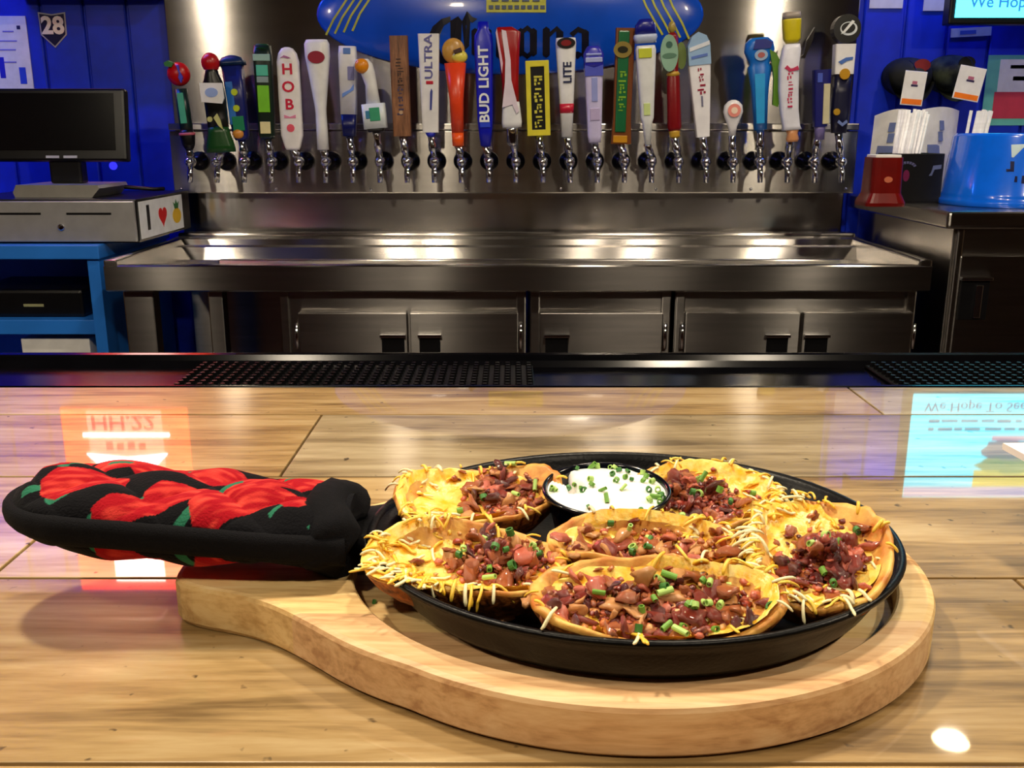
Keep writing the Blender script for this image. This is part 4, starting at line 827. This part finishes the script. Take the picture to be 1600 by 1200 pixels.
for k in range(4):
    bm = board_bm()
    for y, inner in ((cuts[k], True), (cuts[k+1], False)):
        r = bmesh.ops.bisect_plane(bm, geom=bm.verts[:]+bm.edges[:]+bm.faces[:], dist=1e-6, plane_co=(0, y, 0), plane_no=(0, 1, 0), clear_inner=inner, clear_outer=not inner)
    mesh_obj('stave', bm, WS[k], board)

# ---- cast iron oval skillet
SA, SB, SZ = .1190, .1050, .0345
sk = thing('oval_skillet', 'black cast iron oval skillet resting in the wooden board', 'skillet', (BC.x, BC.y, RECZ+.0006), (0, 0, math.radians(-1.9)))
IRON = mat('cast_iron', (3, 3, 5), .36, 0, var=.3, scale=200, bump=.1, bscale=500, spec=.22)
bm = bmesh.new()
P = [(.78, 0), (.86, .001), (.905, .006), (.955, .016), (.985, .0205), (1.0, .0215), (1.004, .0228), (.998, .0240), (.982, .0242), (.968, .0232), (.955, .0205), (.905, .009), (.87, .0045), (.80, .0038), (.02, .0038)]
lathe(bm, P, 96, sx=SA, sy=SB); mesh_obj('pan', bm, IRON, sk, True)
bm = bmesh.new()
secs = []
for x, hw, hz, z in ((-.104, .040, .004, .0170), (-.113, .033, .0050, .0180), (-.121, .026, .0052, .0185), (-.131, .020, .005, .0195), (-.142, .016, .005, .021), (-.16, .0135, .005, .0235), (-.2, .013, .005, .0265), (-.25, .014, .005, .030), (-.262, .010, .004, .031)):
    secs.append([(x, p[0]+.004, p[1]+z) for p in [(hw*math.copysign(abs(math.cos(2*PI*i/20))**.7, math.cos(2*PI*i/20)), hz*math.sin(2*PI*i/20)) for i in range(20)]])
loft(bm, secs); mesh_obj('pan_handle', bm, IRON, sk, True)

# ---- quilted handle cover with pepper print
mp0 = onZ(553, 812, .040); mp1 = onZ(31, 793, .046)
t = thing('skillet_handle_cover', 'quilted black handle cover printed with red chilli peppers', 'handle cover', ((mp0.x+mp1.x)/2, (mp0.y+mp1.y)/2, .030))
ctr = Vector(t.location); Lm = (mp1-mp0).length; ax = math.atan2(mp1.y-mp0.y, mp1.x-mp0.x)
t.rotation_euler = (0, 0, ax+PI)              # local +x runs from the tip (-) to the cuff (+)
def halfw(u):                                 # u 0 tip .. 1 cuff
    return .0315*math.sqrt(max(0, 1-(1-min(1, u/.24))**2))*(1-.14*max(0, u-.80)/.2)
def zc(u): return .0055+.0145*max(0, 1-u)**.85
rp_ = random.Random(11)
peps = []
for (u, v, a, l, wd) in ((.10, .2, .5, .030, .0085), (.23, -.25, .35, .040, .014), (.30, .55, .25, .036, .010), (.44, .45, -.2, .042, .012), (.52, -.4, .2, .034, .012), (.40, -.75, 0.2, .034, .008), (.60, .3, -.5, .040, .013), (.70, -.35, .45, .052, .014), (.80, .35, .3, .046, .012), (.88, -.2, .6, .030, .009), (.62, .85, 0, .03, .009), (.16, .75, .4, .036, .010), (.90, .8, .2, .03, .008)):
    peps.append((u, v, a, l, wd))
RED1, RED2, BLK, GRN = lin((160, 6, 24)), lin((222, 70, 58)), lin((5, 5, 11)), lin((40, 110, 84))
def pcol(u, v):
    x = u*Lm; y = v*.031
    best = BLK
    if u > .90+.03*math.sin(v*5): return BLK
    for (pu, pv, a, l, wd) in peps:
        dx, dy = x-pu*Lm, y-pv*.031; c_, s_ = math.cos(a), math.sin(a); X = dx*c_+dy*s_; Yv = -dx*s_+dy*c_+.35*(dx*c_+dy*s_)**2/l*1.0
        l *= .92; wd *= .84
        q = X/(l*.5)
        if -1 < q < 1:
            hwid = wd*(1-(.5+.5*q)**2.2)**.6*(1-max(0, -q-.6)*1.6)
            if abs(Yv) < hwid:
                k = max(0, nz3(X*120, Yv*420, pu*9)*1.2+.25*(1-abs(Yv/hwid))); best = tuple(RED1[i]*(1-k)+RED2[i]*k for i in range(3))+(1,)
        elif -1.5 < q <= -1 and abs(Yv) < wd*.16: best = GRN
    if best is BLK and nz3(x*70+3, y*70, 5.) > .42: best = GRN
    return best
CLOTH = vcol_mat('pepper_cloth', .85, .5, 900, .03)
def cover(name, sgn):
    nu, nv = 300, 120; verts = []; cols = []; fcs = []
    for i in range(nu+1):
        u = i/nu; w_ = halfw(u)
        for j in range(nv+1):
            v = -1+2*j/nv; prof = math.sqrt(max(0, 1-abs(v)**2.6))
            uu = u*Lm/.022; vv = v*1.45
            q = .0046*(abs(math.sin(PI*(uu+vv)*.5))*abs(math.sin(PI*(uu-vv)*.5)))**.6*prof
            hgt = .0115*(1-(1-min(1, u/.12))**2*.8)*(1-.25*max(0, u-.75)/.25); tf = math.sqrt(min(1, .12+u/.10))
            verts.append((-Lm/2+u*Lm, v*w_*.97, zc(u)+sgn*tf*(.0035+prof*hgt*(.85 if sgn > 0 else .6+.5*math.sin(PI*min(1, u*1.15))**2)+q+.0012*nz3(u*9, v*3, 2.+sgn)))); cols.append(pcol(u, v*.95))
    for i in range(nu):
        for j in range(nv):
            a = i*(nv+1)+j; fcs.append((a, a+1, a+nv+2, a+nv+1))
    me = bpy.data.meshes.new(name); me.from_pydata(verts, [], fcs); ca = me.color_attributes.new('Col', 'FLOAT_COLOR', 'POINT')
    for k, c_ in enumerate(cols): ca.data[k].color = c_
    me.materials.append(CLOTH)
    for p in me.polygons: p.use_smooth = True
    o = bpy.data.objects.new(name, me); return link(o, t)
cover('top_panel', 1); cover('bottom_panel', -1)
# black side band running round the edge
bm = bmesh.new(); secs = []; loop = []
us = [(k/60)**2 for k in range(61)]
for u in us[::-1]: loop.append((u, -1))
for u in us[1:]: loop.append((u, 1))
LP_ = [Vector((-Lm/2+u*Lm, sd*halfw(u)*.94, 0)) for u, sd in loop]
nb = 14
for k, (u, sd) in enumerate(loop):
    tg_ = (LP_[min(k+1, len(LP_)-1)]-LP_[max(k-1, 0)]).normalized(); nn = Vector((-tg_.y, tg_.x, 0))
    if nn.dot(LP_[k]-Vector((0, 0, 0))) < 0: nn = -nn
    ring = []
    for q_ in range(nb):
        a = 2*PI*q_/nb; v_ = LP_[k]+nn*(.0040*math.cos(a)*(1+.08*nz3(u*30, sd))); ring.append((v_.x, v_.y, zc(u)+.0002+.0066*math.copysign(abs(math.sin(a))**.75, math.sin(a))*(.72+.28*min(1, u/.2))))
    secs.append(ring)
loft(bm, secs); mesh_obj('side_band', bm, mat('black_cloth', (6, 6, 12), .9, var=.3, scale=900, bump=.4, spec=.2), t, True)
# gathered cuff at the pan end
bm = bmesh.new(); secs = []
for u, f, z_ in ((.885, .97, 1.0), (.905, 1.03, 1.28), (.94, 1.06, 1.36), (.975, 1.04, 1.36), (1.0, .97, 1.24), (1.012, .82, .98), (1.015, .6, .7), (1.01, .42, .45)):
    ring = []
    for k in range(40):
        a = 2*PI*k/40; rr_ = 1+.05*math.sin(a*7+u*30)+.04*nz3(math.cos(a)*3, math.sin(a)*3, u*30); ring.append((-Lm/2+u*Lm+.003*math.sin(a*3), halfw(min(u, 1))*f*rr_*math.copysign(abs(math.cos(a))**.8, math.cos(a)), zc(min(1, u))+.0140*z_*rr_*math.sin(a)))
    secs.append(ring)
loft(bm, secs, cap=True); mesh_obj('cuff', bm, MC['black_cloth'], t, True)

# ---------------------------------------------------------------- food materials
SKIN = mat('potato_skin', (96, 48, 16), .55, var=.3, scale=260, col2=(190, 112, 44), bump=.4, bscale=420)
FLESH = mat('potato_flesh', (244, 196, 100), .45, scale=90, col2=(196, 112, 34), bump=.3, sss=.1)
CHEESE = mat('melted_cheese', (250, 184, 30), .32, scale=170, col2=(250, 222, 120), bump=.35, bscale=240, sss=.15)
SHRED_Y = mat('cheese_shred_yellow', (252, 196, 46), .38, scale=200, col2=(250, 214, 96), sss=.1)
SHRED_W = mat('cheese_shred_white', (250, 238, 190), .38, scale=200, var=.05, sss=.1)
BACON = [mat('bacon_red', (96, 14, 8), .28, scale=240, col2=(168, 54, 26), bump=.5, spec=.7, coat=.6), mat('bacon_brown', (140, 56, 20), .28, scale=260, col2=(206, 116, 52), bump=.5, spec=.7, coat=.6), mat('bacon_pink', (176, 52, 40), .3, scale=220, col2=(226, 128, 92), bump=.4, spec=.7, coat=.6), mat('bacon_dark', (60, 10, 10), .25, scale=240, col2=(120, 30, 16), bump=.5, spec=.7, coat=.6), mat('bacon_fat', (196, 120, 56), .3, scale=240, col2=(232, 176, 110), bump=.4, spec=.7, coat=.6)]
CHIVE = [mat('chive_green', (84, 142, 44), .45, scale=300, col2=(136, 186, 78)), mat('chive_pale', (156, 202, 92), .45, scale=300, col2=(196, 226, 136)), mat('chive_deep', (40, 104, 46), .45, scale=300, col2=(84, 146, 66))]
# shared bits
bacon_me = []
for mi, m in enumerate(BACON):
    for v in range(3):
        bm = bmesh.new(); bmesh.ops.create_icosphere(bm, subdivisions=2, radius=1); s0 = mi*7.3+v*3.1
        for vt_ in bm.verts:
            p = vt_.co.copy(); d = 1+.6*nz3(p.x*1.3+s0, p.y*1.3, p.z*1.3)+.55*nz3(p.x*3.2+s0, p.y*3.2, p.z*3.2)
            vt_.co = Vector((p.x*d*1.25, p.y*d*.85, p.z*d*(.34+.15*(v == 1))+.3*math.sin(p.x*2.2+s0)*.6))
        bacon_me.append(bm_mesh(bm, m, 'bacon_bit'))
chive_me = []
for m in CHIVE:
    for ln_, r0 in ((1.1, .62), (.8, .75), (2.2, .5)):
        bm = bmesh.new(); n = 12
        secs = [[(r*math.cos(2*PI*i/n), r*math.sin(2*PI*i/n)*.82, z) for i in range(n)] for r, z in ((r0, -ln_/2), (r0, ln_/2), (r0*.66, ln_/2), (r0*.66, -ln_/2), (r0, -ln_/2))]
        loft(bm, secs, cap=False); chive_me.append(bm_mesh(bm, m, 'chive_ring', False))
def put(me, name, parent, loc, size, rs, flat_=False):
    o = bpy.data.objects.new(name, me); o.location = loc; s_ = size
    o.scale = (s_, s_, s_); o.rotation_euler = (rs.uniform(-.5, .5), rs.uniform(-.5, .5), rs.uniform(0, 6.28)) if flat_ else (rs.uniform(0, 6.28), rs.uniform(0, 6.28), rs.uniform(0, 6.28))
    return link(o, parent)
PANZ = RECZ+.0006+.0038
def potato(label, pc, zrim, La, Wb, yaw, tilt, roll, hgt, bacon, nb_, nc, shreds, cheese_side, seed, drape=.3, wave=.10, chive_c=None, bmix=(0, 1, 1, 2, 3, 4)):
    """pc: surveyed centre of the rim; La, Wb semi axes; local z is the open face"""
    rs = random.Random(seed); q = onZ(pc[0], pc[1], zrim)
    M = Matrix.Rotation(yaw, 4, 'Z') @ Matrix.Rotation(tilt, 4, 'X') @ Matrix.Rotation(roll, 4, 'Y')
    t = thing('potato_skin', label, 'potato skin', (0, 0, 0), group='loaded potato skins in the skillet')
    t.rotation_euler = M.to_euler()
    base = q-M.to_3x3() @ Vector((0, 0, hgt)); t.location = base
    n = 72
    def rmul(th): return 1+.05*math.sin(2*th+seed)+.04*math.sin(3*th+seed*2)+.025*nz3(math.cos(th)*2.5+seed, math.sin(th)*2.5)
    def hz(th): return hgt*(1+wave*math.sin(2*th+seed*1.7)+wave*.6*math.sin(3*th+seed*.6)+.05*nz3(math.cos(th)*4, math.sin(th)*4, seed))
    def pt(r, th, z): k = rmul(th); e = 2.3; c_, s_ = math.cos(th), math.sin(th); return (La*r*k*math.copysign(abs(c_)**(2/e), c_), Wb*r*k*math.copysign(abs(s_)**(2/e), s_), z)
    rowsP = [(.04, 0, 0), (.35, .03, 0), (.58, .12, 0), (.76, .30, 0), (.90, .58, 0), (.975, .85, 0), (1.0, .97, 0), (.985, 1.04, 1), (.955, 1.06, 1), (.91, 1.02, 1), (.83, .86, 1), (.68, .68, 1), (.4, .46, 1), (.04, .44, 1)]
    bm = bmesh.new(); rings = []
    for (r, zf, mi) in rowsP:
        ring = []
        for i in range(n):
            th = 2*PI*i/n; x, y, z = pt(r, th, hz(th)*zf); d = .0016*nz3(x*150, y*150, z*150+seed)+.0006*nz3(x*420, y*420, seed); ring.append(bm.verts.new((x*(1+d*14), y*(1+d*14), z+d*.6)))
        rings.append(ring)
    for k, (a, b) in enumerate(zip(rings, rings[1:])):
        for i in range(n):
            f = bm.faces.new((a[i], a[(i+1) % n], b[(i+1) % n], b[i])); f.material_index = 1 if rowsP[k][2] or k >= 6 else 0
    bm.faces.new(rings[0][::-1]); bm.faces.new(rings[-1]).material_index = 1
    mesh_obj('potato_shell', bm, [SKIN, FLESH], t, True)
    # melted cheese blanket lying in the boat, running over the lip on its cheesy side
    def fill(x, y):
        r2 = min(1, math.hypot(x/La, y/Wb)); return hgt*(.70+.26*r2**3)+.0016*nz3(x*110, y*110, seed)+.0009*nz3(x*300, y*300, seed+4.)
    cs = cheese_side
    bm = bmesh.new(); rings = []
    for r in (.03, .2, .4, .58, .72, .82, .9, .96, 1.0, 1.03, 1.05):
        ring = []
        for i in range(n):
            th = 2*PI*i/n; am = max(0, math.cos(th-cs)*.8+.35+.5*nz3(math.cos(th)*5, math.sin(th)*5, seed)) if drape > 0 else 0; am = min(1, am)
            rr_ = min(r, .84+.19*am*min(1, drape/.3) if r > .84 else r); x, y, z = pt(rr_, th, 0); zz = fill(x, y)
            if rr_ > .86: zz = max(zz, hz(th)*(1.09-max(0, rr_-.95)*1.6))+.0004+.0006*nz3(x*300, y*300, seed+3.)
            ring.append(bm.verts.new((x, y, zz)))
        rings.append(ring)
    for a, b in zip(rings, rings[1:]):
        for i in range(n): bm.faces.new((a[i], a[(i+1) % n], b[(i+1) % n], b[i]))
    bm.faces.new(rings[0]); mesh_obj('melted_cheese', bm, CHEESE, t, True)
    # shreds
    bm = bmesh.new()
    for k in range(shreds):
        th = rs.gauss(cs, 1.15); rr_ = rs.choice((rs.uniform(.45, .9), rs.uniform(.82, 1.0), rs.uniform(.9, 1.0)))
        x, y, z = pt(rr_, th, 0); z = max(fill(x, y), hz(th)*1.05 if rr_ > .86 else 0)+.0014
        dirv = Vector((x/La/La, y/Wb/Wb, 0)).normalized() if rr_ > .8 and rs.random() < .38 else Vector((rs.uniform(-1, 1), rs.uniform(-1, 1), 0)).normalized()
        p = Vector((x, y, z))-dirv*.002; L = rs.uniform(.005, .013); sg = 6; P_ = []; vdir = dirv.copy(); vdir.z = rs.uniform(-.1, .42); side = rs.uniform(-.5, .5)
        for s_ in range(sg+1):
            P_.append(p.copy()); vdir.normalize(); p = p+vdir*(L/sg); vdir.z -= rs.uniform(.12, .42); vdir += Vector((-dirv.y, dirv.x, 0))*side*.25
            r2 = math.hypot(p.x/La, p.y/Wb)
            if r2 < .9: p.z = max(p.z, fill(p.x, p.y)+.0008)
            wp = M.to_3x3() @ p+base
            if ((wp.x-BC.x)/.110)**2+((wp.y-BC.y)/.0965)**2 > 1 and wp.z < SZ+.0035: p.z += SZ+.0035-wp.z
            wz = (M.to_3x3() @ p+base).z
            if wz < PANZ+.001: p.z += PANZ+.001-wz; vdir.z = 0
        rd = rs.uniform(.0006, .0009); tube(bm, P_, [rd*.8]+[rd]*(sg-1)+[rd*.6], 5, 1 if rs.random() < .38 else 0, .75)
    o = mesh_obj('cheese_shreds', bm, [SHRED_Y, SHRED_W], t, True); o['kind'] = 'stuff'
    # fine crumble under the larger bacon bits
    bx, by, sx_, sy_ = bacon; placed = []
    bm = bmesh.new()
    for k in range(int(nb_*2.6)):
        for _ in range(8):
            u = rs.gauss(bx, sx_*.85); v = rs.gauss(by, sy_*.85)
            if u*u+v*v < .8: break
        else: continue
        x, y = u*La, v*Wb; s_ = rs.uniform(.0009, .0019); r0 = bmesh.ops.create_icosphere(bm, subdivisions=1, radius=1)
        Mx = Matrix.Translation((x, y, fill(x, y)+rs.uniform(0, .0022))) @ Matrix.Rotation(rs.uniform(0, 6), 4, 'Z') @ Matrix.Rotation(rs.uniform(-1, 1), 4, 'X') @ Matrix.Diagonal((s_*1.4, s_, s_*.7, 1))
        for vv_ in r0['verts']: vv_.co *= 1+.35*rs.uniform(-1, 1)
        bmesh.ops.transform(bm, matrix=Mx, verts=r0['verts']); mi = rs.choice(bmix)
        for f in {f for vv_ in r0['verts'] for f in vv_.link_faces}: f.material_index = mi
    o = mesh_obj('bacon_crumble', bm, BACON, t, True); o['kind'] = 'stuff'
    # bacon bits, each its own piece
    for k in range(nb_):
        for _ in range(8):
            u = max(-.9, min(.9, rs.gauss(bx, sx_))); v = max(-.85, min(.85, rs.gauss(by, sy_)))
            if u*u+v*v < .86: break
        x, y = u*La, v*Wb; s_ = rs.choice((.0014, .0018, .0022, .0026, .0032, .0042)); lift = sum(.0009 for (px, py) in placed if math.hypot(px-x, py-y) < .0042); placed.append((x, y))
        put(bacon_me[rs.choice(bmix)*3+rs.randrange(3)], 'bacon_bit', t, (x, y, fill(x, y)+s_*.35+min(lift, .0095)), s_, rs, rs.random() < .55)
    for k in range(nc):
        cc = chive_c or (bx, by, sx_*1.1, sy_*1.1)
        u = max(-.85, min(.85, rs.gauss(cc[0], cc[2]))); v = max(-.8, min(.8, rs.gauss(cc[1], cc[3]))); x, y = u*La, v*Wb
        lift = min(.0085, sum(.0009 for (px, py) in placed if math.hypot(px-x, py-y) < .0042))
        put(chive_me[rs.randrange(9)], 'chive_ring', t, (x, y, fill(x, y)+.0026+lift), rs.uniform(.0021, .0029), rs)
    return t
R = math.radians
potato('loaded potato skin with bacon at one end lying left of the sauce cup', (744, 768), .043, .0395, .0285, R(16), R(9), 0, .024, (.40, .08, .26, .40), 90, 5, 60, R(175), 1, .22)
potato('cheese-draped potato skin nearest the quilted handle cover', (732, 872), .039, .0410, .0265, R(-6), R(10), R(2), .021, (.32, .22, .30, .32), 90, 12, 130, R(215), 2, .32)
potato('potato skin heaped with bacon between the sauce cup and front skin', (1012, 846), .043, .0410, .0215, R(-3), R(8), 0, .023, (.05, 0, .46, .42), 120, 8, 34, R(40), 3, .10, bmix=(1, 1, 2, 4, 0, 4))
potato('potato skin piled with bacon and chives at the front rim of the skillet', (1018, 932), .0415, .0505, .0235, R(-1), R(13), R(-2), .022, (-.08, 0, .44, .42), 150, 24, 36, R(-10), 4, .14, chive_c=(.25, -.1, .35, .4), bmix=(0, 1, 1, 2, 3, 4))
potato('bacon-filled potato skin lying right of the sauce cup', (1106, 768), .043, .0385, .0285, R(-22), R(8), 0, .024, (-.14, -.02, .36, .38), 110, 8, 60, R(45), 5, .22, bmix=(0, 0, 1, 3, 2))
potato('potato skin with wide cheesy rim standing at the bare end of the board', (1276, 856), .0450, .0375, .0285, R(66), R(-1), R(-14), .024, (.0, -.12, .28, .28), 100, 8, 140, R(110), 6, .32, bmix=(0, 0, 3, 1, 2))

# ---- sauce cup with sour cream
cc = onZ(947, 759, .0465)
CT = R(4)
cup = thing('sauce_cup', 'small round black sauce cup standing between the potato skins', 'sauce cup', (cc.x, cc.y, PANZ+.0012), (CT, 0, 0))
ch = .0285; cr_ = .0303
bm = bmesh.new(); lathe(bm, [(.0215, 0), (.0228, .001), (.0285, ch-.005), (.0290, ch-.003), (.0302, ch-.0026), (cr_+.0006, ch-.001), (cr_, ch), (.0292, ch), (.0286, ch-.001), (.0220, .003), (.002, .0025)], 56); mesh_obj('cup_body', bm, mat('cup_plastic', (7, 8, 18), .16, var=.1), cup, True)
cr = thing('sour_cream', 'white sour cream with chopped chives filling the black sauce cup', 'sour cream', (cc.x, cc.y, PANZ+.0012), (CT, 0, 0))
def crz(x, y):
    r = math.hypot(x, y)/.0285
    d = abs((x+.0165)*.93+(y-.006)*.30-.0012*math.sin(y*400)); along = y
    cut = max(0, 1-d/.0042)*max(0, min(1, (along+.006)/.008))
    return ch-.0022+.0030*(1-r*r)+.0007*nz3(x*120, y*120, 3.)-.012*min(1, cut*1.6)
bm = bmesh.new(); rings = []
for r in [i/26 for i in range(1, 27)]:
    rings.append([bm.verts.new((r*.0282*math.cos(2*PI*i/96), r*.0282*math.sin(2*PI*i/96), crz(r*.0282*math.cos(2*PI*i/96), r*.0282*math.sin(2*PI*i/96)))) for i in range(96)])
for a, b in zip(rings, rings[1:]):
    for i in range(96): bm.faces.new((a[i], a[(i+1) % 96], b[(i+1) % 96], b[i]))
bm.faces.new(rings[0])
mesh_obj('cream', bm, mat('cream', (248, 248, 244), .35, var=.02, sss=.15), cr, True)
rs = random.Random(21)
for (px, py, sz) in [(918, 722, 2.2), (924, 712, 2.0), (856, 740, 1.6), (861, 760, 1.8), (867, 761, 1.7), (899, 731, 1.4), (888, 753, 1.7), (897, 749, 1.5), (907, 753, 1.4), (911, 762, 2.0), (922, 752, 1.9), (924, 760, 1.9), (953, 727, 1.6), (960, 731, 1.7), (966, 738, 1.9), (956, 745, 1.7), (980, 738, 1.5), (962, 755, 1.9), (973, 764, 1.6), (976, 749, 1.6), (986, 752, 1.3), (1004, 738, 1.8), (1009, 744, 1.8), (1018, 751, 2.0), (1013, 764, 1.9), (1027, 762, 2.0), (1031, 768, 2.1), (1023, 771, 2.0), (1014, 775, 2.0), (1036, 772, 1.9), (947, 777, 1.9), (919, 785, 1.5), (943, 791, 1.6), (949, 792, 1.5), (1000, 788, 1.9), (941, 766, 1.6), (1030, 776, 2.0), (1004, 752, 1.6)]:
    g = onZ(px, py, PANZ+ch+.001); x, y = g.x-cc.x, g.y-cc.y; rr_ = math.hypot(x, y)
    if rr_ > .0275: x, y = x*.0275/rr_, y*.0275/rr_
    put(chive_me[rs.randrange(9)], 'chive_ring', cr, (x, y, max(crz(x, y), ch-.004)+.0012), sz*.00118, rs)

# ---- loose crumbs
def crumb(label, px, py, z, me, s_, cat, name):
    q = onZ(px, py, z); o = bpy.data.objects.new(name, me); o.location = q+Vector((0, 0, s_*.4)); o.scale = (s_,)*3; o.rotation_euler = (.3, .2, px*.1); link(o); tag(o, label, cat)
crumb('lone bacon crumb on the skillet floor beside the front potato skin', 790, 972, PANZ, bacon_me[13], .0040, 'bacon', 'bacon_crumb')
crumb('dark chive fleck lying in the recess of the board', 585, 943, RECZ, chive_me[6], .0018, 'chive', 'chive_fleck')

# ---- white card standing at the right end of the bar
a = onZ(1567, 692, .055); 
t = thing('table_card', 'white folded table card whose corner juts in at the edge of the bar', 'table card', (a.x+.075, a.y-.02, .0004))
c = Vector(t.location); top = [(a.x, a.y, .055), (a.x+.16, a.y+.004, .055), (a.x+.16, a.y-.075, .052), (a.x+.012, a.y-.075, .052)]
bm = bmesh.new(); 
up = [bm.verts.new(Vector(p)-c) for p in top]; dn = [bm.verts.new(Vector(p)-c-Vector((0, 0, .0035))) for p in top]
bm.faces.new(up); bm.faces.new(dn[::-1])
for i in range(4): bm.faces.new((up[(i+1) % 4], up[i], dn[i], dn[(i+1) % 4]))
mesh_obj('top_leaf', bm, paint((250, 248, 252), .5), t)
bm = bmesh.new(); box(bm, .062, .066, -.05, .018, 0, .0475); mesh_obj('upright', bm, paint((250, 248, 252), .5), t)
bm = bmesh.new(); box(bm, .03, .085, -.05, .018, -.0002, .002); mesh_obj('foot_leaf', bm, paint((250, 248, 252), .5), t)
